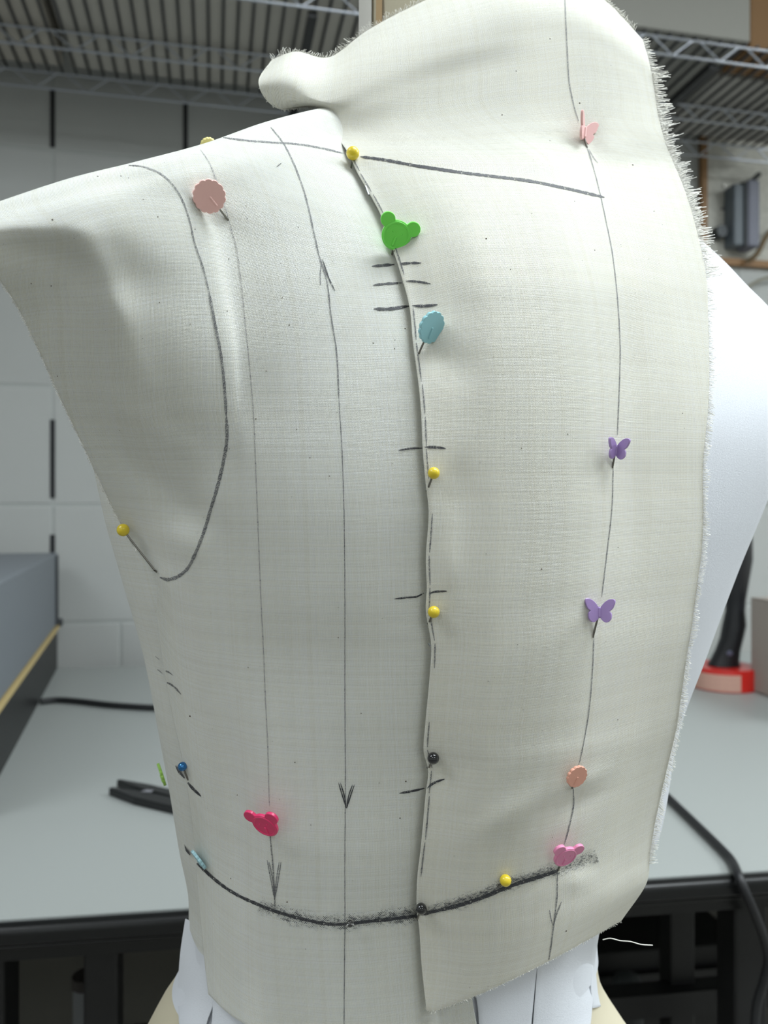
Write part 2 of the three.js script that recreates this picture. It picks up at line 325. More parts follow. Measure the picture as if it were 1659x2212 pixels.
  // a pencil stroke lying on the cloth
  stroke(points, width, lift = 0.00025) {
    const pts = smooth2(points, 5), P = [], U = [], I = []; let len = 0, n = 0, last = null;
    const flush = []; const segs = [flush];
    pts.forEach((p, k) => {
      const a = pts[Math.max(0, k - 1)], b = pts[Math.min(pts.length - 1, k + 1)], l = Math.hypot(b[0] - a[0], b[1] - a[1]) || 1, nx = -(b[1] - a[1]) / l, ny = (b[0] - a[0]) / l;
      const end = Math.min(1, 0.35 + Math.min(k, pts.length - 1 - k) * 0.25), w = width * end * (0.85 + 0.3 * rnd());
      const row = [-0.5, 0, 0.5].map(s => { const x = p[0] + nx * w * s, y = p[1] + ny * w * s, d = this.depth(x, y); return d === null ? null : sight(x, y, d - lift); });
      if (row.some(r => r === null)) { last = null; return; }
      if (last) len += row[1].distanceTo(last[1]);
      row.forEach((q, s) => { P.push(q.x, q.y, q.z); U.push((s - 1) * 0.0006 * width / 4 + 0.003, len); });
      if (last) { const o = n - 3; I.push(o, o + 3, o + 1, o + 1, o + 3, o + 4, o + 1, o + 4, o + 2, o + 2, o + 4, o + 5); }
      n += 3; last = row;
    });
    const g = new THREE.BufferGeometry(); g.setAttribute('position', new THREE.Float32BufferAttribute(P, 3)); g.setAttribute('uv', new THREE.Float32BufferAttribute(U, 2)); g.setIndex(I); g.computeVertexNormals();
    return g;
  }
  band(points, width, lift = 0.0002) {   // wide rubbed band
    const pts = smooth2(points, 8), P = [], U = [], I = [], S = 8; let n = 0, len = 0, last = null;
    pts.forEach((p, k) => {
      const a = pts[Math.max(0, k - 1)], b = pts[Math.min(pts.length - 1, k + 1)], l = Math.hypot(b[0] - a[0], b[1] - a[1]) || 1, nx = -(b[1] - a[1]) / l, ny = (b[0] - a[0]) / l, row = [];
      const w = width * (0.7 + 0.5 * makeNoiseCached(k / 6));
      for (let s = 0; s <= S; s++) { const f = s / S - 0.5, x = p[0] + nx * w * f, y = p[1] + ny * w * f, d = this.depth(x, y); row.push(d === null ? null : sight(x, y, d - lift)); }
      if (row.some(r => r === null)) { last = null; return; }
      if (last) len += row[4].distanceTo(last[4]);
      row.forEach((q, s) => { P.push(q.x, q.y, q.z); U.push(s / S * 0.998 + 0.001, len / 0.024); });
      if (last) for (let s = 0; s < S; s++) { const o = n - S - 1 + s; I.push(o, o + S + 1, o + 1, o + 1, o + S + 1, o + S + 2); }
      n += S + 1; last = row;
    });
    const g = new THREE.BufferGeometry(); g.setAttribute('position', new THREE.Float32BufferAttribute(P, 3)); g.setAttribute('uv', new THREE.Float32BufferAttribute(U, 2)); g.setIndex(I); g.computeVertexNormals();
    return g;
  }
}
const n1d = makeNoise(77); const makeNoiseCached = x => n1d(x, 0.5);
function smooth2(points, step) {
  const c = new THREE.CatmullRomCurve3(points.map(p => V(p[0], p[1], 0)), false, 'centripetal'), L = c.getLength(), n = Math.max(2, Math.round(L / step));
  return c.getSpacedPoints(n).map(p => [p.x, p.y]);
}
// loose yarn ends along a torn edge: list of [px, py, D], outward direction per point, joined into one part
function fringe(points, out, { n = 400, len = [6, 18], lean = 0.5, r = 0.00013, curl = 0.4 }) {
  const cv = new THREE.CatmullRomCurve3(points.map(p => V(p[0], p[1], p[2] * 1000)), false, 'centripetal'), geos = [];
  for (let k = 0; k < n; k++) {
    const t = (k + rnd() * 0.9) / n, p = cv.getPointAt(t), q = cv.getTangentAt(t), o = out(t, q), L = rr(len[0], len[1]) * (0.55 + 0.9 * n1d(t * 60, 3.3));
    const a = rr(-lean, lean) * 0.5 + (n1d(t * 45, 8.8) - 0.5) * lean * 2.4 + 0.12, ca = Math.cos(a), sa = Math.sin(a), dx = o[0] * ca - o[1] * sa, dy = o[0] * sa + o[1] * ca;
    const D = p.z / 1000, cu = rr(-curl, curl), pts = [];
    for (let s = 0; s <= 3; s++) { const f = s / 3 * L - 3 * (s === 0), b = cu * (s / 3) * (s / 3) * L; pts.push(sight(p.x + dx * f - dy * b, p.y + dy * f + dx * b, D + 0.0002 - (s / 3) * rr(-0.0006, 0.0014))); }
    geos.push(new THREE.TubeGeometry(new THREE.CatmullRomCurve3(pts), 4, r * rr(0.7, 1.3), 3, false));
  }
  return merge(geos);
}
const perp = (q, side) => { const l = Math.hypot(q.x, q.y) || 1; return [-q.y / l * side, q.x / l * side]; };

// ---------------------------------------------------------------- dress form and its white cover
const formBase = world(0.02, -1.30, 0.436);
const form = thing('dress_form', 'beige linen dress form on a stand, dressed in pinned cloth', 'dress form', formBase.clone());
{
  part('torso', local(bodyMesh(-0.46, 0.36, 0), form), M.linen, form, 'beige linen covered torso and neck');
  const capc = world(0.04, 0.36, 0.46), und = world(0.015, -0.46, 0.44);
  part('neck_cap', local(new THREE.CylinderGeometry(0.05, 0.054, 0.014, 40).translate(capc.x, capc.y + 0.006, capc.z), form), M.wood, form);
  const pts = []; for (let i = 0; i < 60; i++) { const p = world(...bodyAt(i / 60 * Math.PI * 2, -0.46, 0)); pts.push(p); }
  const sh = new THREE.Shape(pts.map(p => new THREE.Vector2(p.x, -p.z)));
  part('hip_board', local(new THREE.ExtrudeGeometry(sh, { depth: 0.012, bevelEnabled: false }).rotateX(-Math.PI / 2).translate(0, und.y - 0.012, 0), form), M.wood, form);
  part('pole', local(rod(V(und.x, 0.05, und.z), V(und.x, und.y, und.z), 0.016, 20), form), M.steel, form);
  for (let k = 0; k < 4; k++) { const a = k * Math.PI / 2 + 0.4; part('foot', local(tube([V(und.x, 0.1, und.z), V(und.x + Math.cos(a) * 0.1, 0.07, und.z + Math.sin(a) * 0.1), V(und.x + Math.cos(a) * 0.22, 0.012, und.z + Math.sin(a) * 0.22)], 0.012, 16, 8), form), M.darkSteel, form); }
  // white twill tape and tan cord up the neck
  const strip = (t0, t1, m, o) => part('neck_tape', local(bodyMesh(0.2, 0.345, o, t0, t1, 6, 24), form), m, form);
  strip(-1.35, -0.98, M.tapeWhite, 0.0014); strip(-0.9, -0.8, M.tape, 0.0014);
}
const cover = thing('knit_cover', 'white stretch knit cover pulled over the dress form bust', 'cover', world(0.02, -0.24, 0.436));
{
  part('knit_body', local(bodyMesh(-0.245, 0.185, 0.0008, -Math.PI, Math.PI, 144, 110), cover), M.jersey, cover);
  const tail = (net, nu = 12, nv = 24, o = 0.004) => { const p = new Panel(net.map(r => r.map(([x, y]) => [x, y, bodyHit(x, y) - o])), nu, nv, [], 0.0006); part('hem_tail', local(p.geometry(), cover), M.jersey, cover, 'cut hem of the white knit'); return p; };
  tail([[[400, 1985], [420, 1995], [450, 2010]], [[389, 2060], [420, 2075], [458, 2085]], [[384, 2140], [420, 2150], [459, 2165]], [[386, 2200], [415, 2205], [447, 2205]], [[390, 2270], [410, 2275], [428, 2275]]]);
  tail([[[456, 2150], [520, 2180], [620, 2200]], [[459, 2183], [520, 2210], [630, 2235]], [[452, 2290], [540, 2300], [640, 2300]]]);
  tail([[[1010, 2100], [1080, 2070], [1165, 2040]], [[1030, 2160], [1090, 2140], [1158, 2110]], [[1036, 2230], [1090, 2220], [1149, 2200]], [[1040, 2300], [1090, 2300], [1142, 2290]]]);
  tail([[[1165, 2040], [1230, 2010], [1300, 1985]], [[1160, 2110], [1220, 2095], [1284, 2085]], [[1153, 2200], [1210, 2190], [1280, 2170]], [[1146, 2290], [1200, 2280], [1272, 2250]]], 12, 24, 0.0045);
  tail([[[1280, 2080], [1284, 2085], [1287, 2095]], [[1277, 2130], [1284, 2140], [1292, 2145]], [[1281, 2178], [1290, 2176], [1298, 2174]]], 6, 10, 0.003);
}

// ---------------------------------------------------------------- side front panel
const sideNet = [
  [[-80, 462, .283], [140, 388, .294], [290, 350, .305], [440, 310, .328], [575, 263, .356], [700, 232, .384], [800, 214, .402]],
  [[-88, 490, .270], [150, 425, .281], [330, 385, .300], [460, 355, .318], [600, 315, .345], [735, 300, .376], [800, 295, .386]],
  [[-70, 525, .268], [165, 475, .279], [385, 440, .306], [488, 430, .322], [635, 400, .343], [785, 400, .364], [840, 400, .370]],
  [[-30, 570, .274], [190, 545, .285], [428, 540, .313], [510, 530, .327], [672, 520, .340], [845, 530, .350], [900, 530, .350]],
  [[30, 650, .290], [230, 640, .297], [455, 640, .318], [525, 635, .328], [705, 630, .335], [880, 640, .340], [940, 640, .340]],
  [[85, 760, .306], [280, 755, .309], [478, 750, .322], [538, 745, .328], [722, 745, .330], [895, 750, .331], [955, 750, .331]],
  [[130, 860, .319], [320, 865, .320], [488, 865, .326], [546, 865, .328], [732, 865, .327], [908, 860, .325], [968, 860, .325]],
  [[185, 975, .333], [360, 985, .331], [486, 985, .331], [552, 985, .329], [739, 985, .324], [915, 980, .320], [975, 980, .320]],
  [[235, 1080, .345], [385, 1095, .339], [468, 1100, .335], [557, 1100, .330], [743, 1100, .3235], [922, 1095, .319], [980, 1095, .319]],
  [[285, 1175, .354], [390, 1195, .346], [455, 1205, .341], [561, 1210, .332], [744, 1210, .324], [921, 1205, .320], [980, 1205, .320]],
  [[336, 1243, .362], [400, 1280, .353], [460, 1295, .346], [565, 1305, .334], [745, 1310, .326], [921, 1305, .322], [980, 1305, .322]],
  [[340, 1350, .3685], [410, 1395, .3545], [470, 1405, .347], [570, 1415, .336], [745, 1420, .328], [928, 1420, .325], [985, 1420, .325]],
  [[365, 1510, .3755], [430, 1535, .358], [490, 1540, .3495], [576, 1545, .339], [745, 1550, .332], [918, 1550, .330], [980, 1550, .330]],
  [[395, 1650, .381], [450, 1670, .361], [505, 1675, .352], [582, 1680, .342], [745, 1690, .337], [920, 1680, .336], [980, 1680, .337]],
  [[415, 1780, .384], [465, 1810, .363], [515, 1830, .354], [588, 1840, .345], [745, 1850, .3405], [910, 1840, .3415], [975, 1835, .343]],
  [[426, 1910, .386], [475, 1950, .364], [525, 1970, .354], [592, 1985, .346], [745, 1995, .342], [903, 1975, .345], [975, 1965, .348]],
  [[440, 2060, .386], [490, 2100, .362], [535, 2110, .353], [600, 2120, .346], [745, 2120, .342], [908, 2090, .345], [1005, 2080, .349]],
  [[450, 2148, .385], [492, 2188, .360], [540, 2218, .351], [610, 2250, .345], [745, 2280, .341], [918, 2290, .344], [1042, 2280, .350]],
];
/*wrap*/sideNet.unshift(sideNet[0].map(([x, y, d]) => [x + 6, y + 34, d + 0.045]));
const flat = sideNet[7].map(p => p[2]);
sideNet.forEach((r, j) => { if (j > 7) r.forEach((p, i) => { if (i > 2) { p[2] -= (p[2] - flat[i]) * 0.22; if (j > 15) p[2] += 0.003 * (j - 15); } }); });
for (const r of sideNet.slice(6)) r.forEach((p, i) => { if (i < 5) p[2] = Math.min(p[2], bodyHit(p[0], p[1]) - (i === 0 ? 0.013 : i === 1 ? 0.0088 : 0.0068)); });
const sideBumps = [
  [80, 500, 120, 28, 0.05, 0.002], [200, 548, 60, 36, 0.9, 0.0024], [252, 660, 75, 38, 1.25, 0.002], [295, 810, 85, 38, 1.2, 0.0012], [120, 650, 80, 110, -0.5, -0.003],
  [452, 470, 60, 30, 0.6, -0.0012], [150, 560, 170, 60, 0.25, -0.004], [345, 1045, 120, 34, 0.7, -0.0032], [372, 1165, 60, 42, 0.3, 0.0022], [330, 925, 110, 28, 0.6, 0.0012],
];
const foldX = curve([[325, 750], [345, 757], [370, 770], [420, 799], [470, 825], [540, 849], [600, 868], [660, 884], [740, 892], [830, 904], [900, 910], [970, 913], [1050, 920], [1110, 926], [1200, 920], [1280, 922], [1320, 920], [1390, 931], [1450, 929], [1560, 919], [1620, 915], [1660, 925], [1720, 919], [1820, 910], [1900, 901], [1960, 900], [2000, 905], [2090, 911], [2190, 918]]);
for (let y = 300; y < 2220; y += 22) sideBumps.push([foldX(y) + 8, y, 17, 18, 0, -0.0022]);
const sidePanel = new Panel(sideNet, 220, 260, sideBumps);
const seamD = curve(sideNet.slice(1).map(r => [r[5][1], r[5][2]]));

// ---------------------------------------------------------------- centre front panel
const edgeX = curve([[300, 1433], [340, 1450], [400, 1475], [460, 1495], [540, 1515], [620, 1528], [700, 1530], [800, 1533], [880, 1530], [960, 1522], [1050, 1518], [1130, 1520], [1200, 1515], [1270, 1505], [1350, 1495], [1440, 1480], [1500, 1472], [1560, 1464], [1640, 1446], [1700, 1432], [1800, 1411], [1860, 1402], [1930, 1392], [1965, 1372], [2010, 1310]]);
const edgeY = curve([[325, 340], [470, 480], [600, 615], [800, 800], [1000, 995], [1390, 1360], [1700, 1615], [1960, 1815], [2090, 1910], [2190, 1990]]);
const cf1 = curve([[330, 0.3650], [470, 0.3420], [600, 0.3270], [800, 0.3190], [1000, 0.3160], [1200, 0.3155], [1400, 0.3168], [1600, 0.3208], [1800, 0.3268], [1960, 0.3328], [2190, 0.3410]]);
const cf2 = curve([[330, 0.3700], [470, 0.3480], [600, 0.3340], [800, 0.3260], [1000, 0.3225], [1200, 0.3222], [1400, 0.3238], [1600, 0.3280], [1800, 0.3340], [1960, 0.3400], [2190, 0.3480]]);
const cf3 = curve([[330, 0.3820], [470, 0.3610], [600, 0.3470], [800, 0.3390], [1000, 0.3355], [1200, 0.3353], [1400, 0.3365], [1600, 0.3400], [1800, 0.3455], [1960, 0.3510], [2190, 0.3590]]);
const cf4 = curve([[330, .402], [470, .389], [600, .378], [800, .365], [1000, .357], [1200, .358], [1400, .361], [1600, .369], [1800, .380], [1960, .386], [2190, .390]]);
const CFS = [0, 0.05, 0.17, 0.32, 0.5, 0.68, 0.85, 1];
const frontNet = [
  [[590, 128, .398], [640, 111, .402], [712, 123, .404], [790, 68, .406], [885, 16, .408], [985, -25, .410], [1110, -55, .411], [1230, -45, .412], [1310, 2, .416], [1388, 85, .420]],
  [[562, 178, .380], [625, 160, .382], [705, 168, .386], [800, 118, .389], [900, 72, .390], [1005, 32, .391], [1115, 5, .392], [1224, 20, .397], [1315, 62, .402], [1402, 132, .411]],
  [[600, 231, .388], [645, 208, .380], [712, 212, .380], [805, 168, .381], [905, 128, .382], [1010, 98, .383], [1118, 80, .386], [1227, 92, .393], [1322, 122, .399], [1413, 190, .409]],
  [[686, 231, .392], [705, 240, .384], [752, 238, .380], [815, 215, .379], [910, 185, .380], [1010, 160, .381], [1120, 150, .384], [1233, 165, .391], [1328, 190, .397], [1421, 245, .407]],
  [[719, 284, .383], [735, 288, .380], [780, 288, .378], [835, 278, .377], [920, 262, .377], [1015, 245, .378], [1125, 240, .381], [1252, 262, .3885], [1345, 270, .395], [1435, 300, .404]],
];
const FOLD_Y = [330, 375, 420, 470, 530, 600, 665, 740, 830, 900, 970, 1040, 1110, 1200, 1270, 1320, 1390, 1450, 1560, 1620, 1665, 1720, 1820, 1900, 1960, 2010, 2090, 2188];
for (const y of FOLD_Y) {
  const xa = foldX(y), yb = edgeY(y), xb = edgeX(yb), row = [];
  const d0 = seamD(y) - 0.0032, knots = curve([[0, d0], [0.3, cf1(y)], [0.56, cf2(y)], [0.72, cf3(y)], [1, cf4(y)]]);
  for (const s of [0, 0.04, 0.13, 0.26, 0.42, 0.56, 0.68, 0.79, 0.9, 1]) { const bow = y < 700 ? 1 : 1.25; row.push([lerp(xa, xb, s), lerp(y, yb, Math.pow(s, bow)), s < 0.02 ? d0 : knots(s) + 0]); }
  frontNet.push(row);
}
frontNet[frontNet.length - 1].forEach((p, i) => { if (i === 0) { p[0] = 921; p[1] = 2180; } });
// the fold turns under along the seam
frontNet.forEach((r, j) => { const [x, y, d] = r[0]; r.unshift(j < 4 ? [x + 3, y + 1, d + 0.0008] : [x + 16, y, d + 0.0042]); });
const frontBumps = [
  [1010, 150, 150, 50, -0.35, -0.0018], [1262, 305, 35, 35, 0, -0.0026], [1190, 330, 60, 40, 0.3, 0.002], [1330, 330, 50, 50, 0, 0.003],
  [935, 770, 25, 40, 0.3, -0.0016], [985, 790, 45, 45, 0.5, -0.0012], [1370, 800, 30, 120, 0.05, -0.0018], [1365, 1100, 35, 130, 0.05, -0.0014], [1250, 1730, 70, 25, -0.55, -0.0022], [1270, 1690, 50, 22, -0.6, 0.0015],
  [1225, 1880, 60, 30, -0.4, -0.0015], [1245, 1900, 40, 30, 0, 0.0018], [990, 1050, 30, 60, 0, -0.0012], [975, 1230, 25, 70, 0, 0.0012], [1100, 1760, 90, 30, -0.5, 0.0012], [960, 1650, 40, 60, 0, -0.0008],
];
const frontPanel = new Panel(frontNet, 190, 300, frontBumps);

const side = thing('muslin_side_panel', 'cream muslin side front panel with armhole curve and long grain lines', 'cloth panel', world(-0.06, -0.2, 0.36));
part('cloth', local(sidePanel.geometry(), side), M.muslin, side);
const front = thing('muslin_front_panel', 'cream muslin centre front panel with a folded seam edge and a torn fringed side', 'cloth panel', world(0.06, -0.2, 0.35));
part('cloth', local(frontPanel.geometry(), front), M.muslin2, front);

// back panel: wraps round the side of the form behind the side front panel
const back = thing('muslin_back_panel', 'pale muslin back panel wrapping round the side of the dress form under the armhole', 'cloth panel', world(-0.12, -0.22, 0.42));
{
  const P = [], I = [], U = [], nt = 60, ny = 90;
  for (let j = 0; j <= ny; j++) for (let i = 0; i <= nt; i++) {
    const Y = lerp(-0.212, 0.045, j / ny), t = lerp(-2.6, -0.82, i / nt), o = 0.0022 + 0.0004 * Math.sin(Y * 70 + t * 3) * (0.5 + 0.5 * Math.sin(t * 5));
    const p = bodyAt(t, Y + (j === 0 ? 0.02 * Math.max(0, -1.1 - t) : 0), o), w = world(...p); P.push(w.x, w.y, w.z); U.push(t * 0.13, Y);
  }
  for (let j = 0; j < ny; j++) for (let i = 0; i < nt; i++) { const a = j * (nt + 1) + i, b = a + 1, c = a + nt + 1, d = c + 1; I.push(a, b, d, a, d, c); }
  const g = new THREE.BufferGeometry(); g.setAttribute('position', new THREE.Float32BufferAttribute(P, 3)); g.setAttribute('uv', new THREE.Float32BufferAttribute(U, 2)); g.setIndex(I); g.computeVertexNormals();
  part('cloth', local(g, back), M.muslinBack, back);
}

// ---------------------------------------------------------------- pencil marks
const mark = (panel, owner, pts, w, m = M.pencil, name = 'pencil_line') => { const g = panel.stroke(pts, w); if (g.attributes.position.count > 3) part(name, local(g, owner), m, owner); };
const S = (pts, w, m, n) => mark(sidePanel, side, pts, w, m, n), C = (pts, w, m, n) => mark(frontPanel, front, pts, w, m, n);
{
  S([[278, 357], [310, 360], [345, 374], [372, 397], [395, 434], [410, 477], [420, 522], [440, 582], [452, 632]], 3, M.pencilSoft);
  S([[452, 632], [465, 702], [478, 772], [486, 852], [489, 900]], 6, M.pencilSoft); S([[489, 900], [490, 950], [482, 1000], [470, 1050], [455, 1100], [440, 1150], [420, 1200], [405, 1228], [385, 1245], [362, 1252], [345, 1247]], 7, M.pencilSoft);
  S([[432, 322], [450, 347], [465, 382], [478, 417], [495, 480], [510, 532], [520, 602], [530, 702], [540, 802], [548, 902], [552, 1002], [556, 1102], [560, 1202], [564, 1302], [569, 1402], [573, 1502], [578, 1602], [582, 1742]], 2.6, M.pencilFaint);
  S([[583, 1800], [590, 1880], [594, 1962]], 3, M.pencilSoft);
  S([[585, 275], [605, 299], [625, 332], [650, 392], [665, 442], [678, 502], [692, 562], [705, 602], [715, 682], [727, 762], [732, 862]], 3.2, M.pencilSoft);
  S([[732, 862], [738, 962], [742, 1062], [744, 1162], [745, 1302], [745, 1502], [746, 1702], [745, 1852], [745, 1992], [744, 2100], [743, 2230]], 2.2, M.pencilSoft);
  S([[696, 560], [692, 590], [692, 616]], 2.5, M.pencilSoft, 'grain_arrow'); S([[697, 561], [710, 600], [724, 629]], 3, M.pencil, 'grain_arrow');
  for (const o of [0, 4]) { S([[731 + o, 1690], [740 + o, 1720], [748, 1746]], 2.6, M.pencil, 'grain_arrow'); S([[766 - o, 1694], [757 - o, 1720], [749, 1746]], 2.6, M.pencil, 'grain_arrow'); S([[577 + o, 1858 + o], [585 + o, 1900], [593, 1944]], 2.6, M.pencilSoft, 'grain_arrow'); S([[607 - o, 1862], [601 - o, 1900], [593, 1945]], 2.6, M.pencilSoft, 'grain_arrow'); }
  S([[482, 297], [520, 302], [580, 307], [640, 311], [690, 319], [742, 331]], 4, M.pencilSoft);
  S([[803, 575], [826, 573], [852, 571]], 6); S([[805, 616], [830, 613], [868, 611]], 5); S([[807, 667], [840, 667], [884, 661]], 7); S([[860, 973], [885, 969], [914, 968]], 4); S([[851, 1294], [878, 1291], [900, 1289], [916, 1281]], 4); S([[862, 1714], [890, 1709], [917, 1703]], 5);
  S([[349, 1446], [362, 1451], [374, 1459]], 3, M.pencilSoft); S([[356, 1472], [374, 1482], [391, 1500]], 4, M.pencilSoft);
  S([[402, 1686], [415, 1702], [434, 1720]], 6); S([[597, 361], [608, 352]], 2.5);
  const waist = [[420, 1856], [432, 1870], [470, 1905], [510, 1932], [560, 1955], [590, 1967], [640, 1982], [700, 1995], [725, 1997], [760, 1995], [800, 1990], [850, 1985], [905, 1978]];
  S(waist, 7); part('graphite_rubbing', local(sidePanel.band([[560, 1955], [640, 1982], [720, 1993], [800, 1986], [903, 1974]], 62), side), M.rubbed, side); part('graphite_rubbing', local(sidePanel.band([[760, 1992], [800, 1988], [903, 1975]], 34, 0.0003), side), M.rubbed, side);
  C([[778, 338], [830, 345], [900, 358], [980, 370], [1060, 380], [1140, 390], [1220, 406], [1306, 426]], 6); C([[890, 357], [930, 362], [990, 371]], 6);
  C([[1220, -10], [1223, 60], [1226, 120], [1230, 180], [1243, 240], [1250, 262]], 2.6, M.pencilSoft);
  C([[1268, 318], [1283, 366], [1297, 421], [1310, 481], [1322, 541], [1332, 621], [1338, 701], [1340, 761], [1338, 841], [1334, 940]], 2.2, M.pencilSoft);
  C([[1325, 1010], [1322, 1100], [1312, 1190], [1300, 1290]], 2.2, M.pencilSoft); C([[1283, 1376], [1280, 1450], [1272, 1540], [1258, 1620], [1250, 1655]], 2.2, M.pencilSoft);
  C([[1238, 1700], [1239, 1740], [1226, 1800], [1219, 1825]], 3, M.pencilSoft); C([[1204, 1884], [1203, 1940], [1196, 2000], [1188, 2060], [1183, 2088]], 3, M.pencilSoft);
  C([[1187, 1966], [1190, 1984], [1194, 1999]], 3, M.pencilSoft, 'grain_arrow'); C([[1213, 1948], [1203, 1974], [1195, 2000]], 3, M.pencilSoft, 'grain_arrow'); C([[1270, 322], [1275, 336], [1279, 346]], 2.5, M.pencilSoft, 'grain_arrow'); C([[1272, 322], [1282, 340], [1292, 352]], 2.5, M.pencilSoft, 'grain_arrow');
  C([[858, 571], [884, 568], [910, 568]], 5); C([[876, 607], [900, 608], [930, 613]], 5); C([[890, 660], [915, 661], [945, 658]], 6); C([[917, 966], [940, 966], [963, 969]], 6); C([[926, 1284], [936, 1279], [965, 1277]], 5); C([[922, 1703], [938, 1691], [960, 1683]], 5);
  for (let k = 0; k < FOLD_Y.length - 5; k++) { if (k % 6 === 5) continue; const a = FOLD_Y[k], b = FOLD_Y[k + 1], o = 6 + 3 * n1d(k * 0.7, 1); C([[foldX(a) + o, a], [foldX((a + b) / 2) + o, (a + b) / 2], [foldX(b - 6) + o, b - 6]], 3.5, M.pencilSoft); }
  C([[904, 1976], [950, 1966], [1000, 1953], [1050, 1936], [1092, 1918], [1130, 1905], [1170, 1893], [1207, 1880]], 8);
  part('graphite_rubbing', local(frontPanel.band([[915, 1968], [1000, 1948], [1092, 1912], [1207, 1876], [1290, 1850]], 50), front), M.rubbed, front); part('graphite_rubbing', local(frontPanel.band([[960, 1958], [1050, 1930], [1130, 1900], [1200, 1880]], 30, 0.0003), front), M.rubbed, front);
  // marks that run on over the back panel
  const backCloth = { depth: (x, y) => bodyHit(x, y) - 0.0078, stroke: Panel.prototype.stroke };
  const B = (pts, w, m) => mark(backCloth, back, pts, w, m);
  B([[386, 1808], [398, 1829], [410, 1847]], 5, M.pencil); B([[379, 1654], [388, 1668], [399, 1681]], 6, M.pencil); B([[336, 1418], [345, 1426]], 3, M.pencilSoft); B([[340, 1446], [350, 1454]], 4, M.pencilSoft);
  // brown seed flecks in the unbleached cotton
  for (const [panel, owner, n, x0, x1, y0, y1] of [[sidePanel, side, 260, 0, 920, 330, 2212], [frontPanel, front, 170, 780, 1500, 60, 2150]]) {
    const gs = []; for (let k = 0; k < n; k++) { const x = rr(x0, x1), y = rr(y0, y1), d = panel.depth(x, y), s = Math.pow(rnd(), 4) * 1.7 + 0.6; if (d === null) continue; const c = sight(x, y, d - 0.0001); gs.push(new THREE.SphereGeometry(s / FOCAL * d * 0.62, 5, 4).scale(rr(0.6, 1.6), rr(0.6, 1.6), 0.5).translate(c.x, c.y, c.z)); }
    const m = part('cotton_fleck', local(merge(gs), owner), M.fleck, owner); m.userData.kind = 'stuff';
  }
}
// ---------------------------------------------------------------- torn and frayed edges
{
  const colOf = (panel, i, j0, j1, st = 6) => { const o = []; for (let j = j0; j <= j1; j += st) o.push(panel.px[j][i]); return o; };
  const rowOf = (panel, j, i0, i1, st = 6) => { const o = []; for (let i = i0; i <= i1; i += st) o.push(panel.px[j][i]); return o; };
  const nu = frontPanel.nu, nv = frontPanel.nv;
  const add = (g, owner, m = M.thread, label = 'frayed white yarn ends') => { const p = part('fringe', local(g, owner), m, owner, label); p.userData.kind = 'stuff'; };
  const e = colOf(frontPanel, nu, 0, nv - 14, 4);
  add(fringe(e, (t, q) => perp(q, -1), { n: 1250, len: [4, 15], lean: 0.3, r: 0.00012, curl: 0.15 }), front);
  add(fringe(e.slice(3, 24), (t, q) => perp(q, -1), { n: 330, len: [14, 32], lean: 0.22, r: 0.00014, curl: 0.14 }), front);
  add(fringe(rowOf(frontPanel, 0, 6, nu), (t, q) => perp(q, -1).map(v => -v * -1), { n: 520, len: [3, 13], lean: 0.9, r: 0.00011 }), front);
  add(fringe(colOf(frontPanel, 0, 0, 28, 4), (t, q) => perp(q, 1), { n: 150, len: [2, 7], lean: 0.9, r: 0.00011 }), front);
  add(fringe(rowOf(frontPanel, nv, 10, nu), (t, q) => perp(q, 1), { n: 160, len: [1.5, 5], lean: 0.9, r: 0.0001 }), front);
  add(fringe(colOf(sidePanel, 0, 40, 148, 4), (t, q) => perp(q, 1), { n: 420, len: [1.5, 4.5], lean: 0.9, r: 0.0001 }), side);
}

// ---------------------------------------------------------------- pins
const camQ = new THREE.Quaternion().setFromAxisAngle(V(0, 1, 0), -TURN);
const plastic = (c, extra = {}) => phy(c, 0.3, { clearcoat: 0.35, clearcoatRoughness: 0.25, ...extra });
const YELLOW = plastic(0xe3c92c), BLACK = phy(0x0c0d13, 0.12, { clearcoat: 1, clearcoatRoughness: 0.05 });
const toMetres = (px, D) => px / FOCAL * D;
function shaftFrom(owner, a, b, inside, r = 0.00042) {    // needle from the head through the cloth
  const d = b.clone().sub(a).normalize(), end = b.clone().addScaledVector(d, inside * 0.5).add(dirW(0, 0, inside * 0.7));
  part('shaft', local(merge([rod(a, b, r, 10), rod(b, end, r, 10)]), owner), M.darkSteel, owner, 'steel needle');
}
function ballPin(label, material, [x, y], R, entry, panel, { D, group, lift = 0.0006, entryD } = {}) {
  const d = D ?? panel.depth(x, y), r = toMetres(R, d), c = sight(x, y, d - r - lift);
  const t = thing('ball_head_pin', label, 'pin', c, group);
  part('ball_head', new THREE.SphereGeometry(r, 36, 24), material, t);
  if (entry) { const e = sight(entry[0], entry[1], entryD ?? panel?.depth(entry[0], entry[1]) ?? d); shaftFrom(t, c, e, 0.004); }
  return t;
}
const YG = 'yellow ball-head pins down the folded seam';
ballPin('yellow ball-head pin at the top of the seam, on the shoulder line', YELLOW, [762, 331], 14, [758, 364], frontPanel);
ballPin('yellow ball-head pin beside the folded seam, under a single cross mark', YELLOW, [937, 1022], 13, [926, 1051], frontPanel);
ballPin('yellow ball-head pin beside the folded seam, between a cross mark and an open gap', YELLOW, [937, 1322], 13, [928, 1342], frontPanel);
ballPin('yellow ball-head pin on the waistline of the centre front panel', YELLOW, [1092, 1902], 12.5, [1076, 1915], frontPanel);
ballPin('yellow ball-head pin standing off the underarm corner on a long needle', YELLOW, [266, 1145], 13.5, [334, 1232], sidePanel, { D: sidePanel.depth(292, 1180) - 0.004, entryD: sidePanel.depth(345, 1244) - 0.0006 });
ballPin('black ball-head pin beside the seam, above a slanted cross mark', BLACK, [936, 1638], 13, [927, 1657], frontPanel);
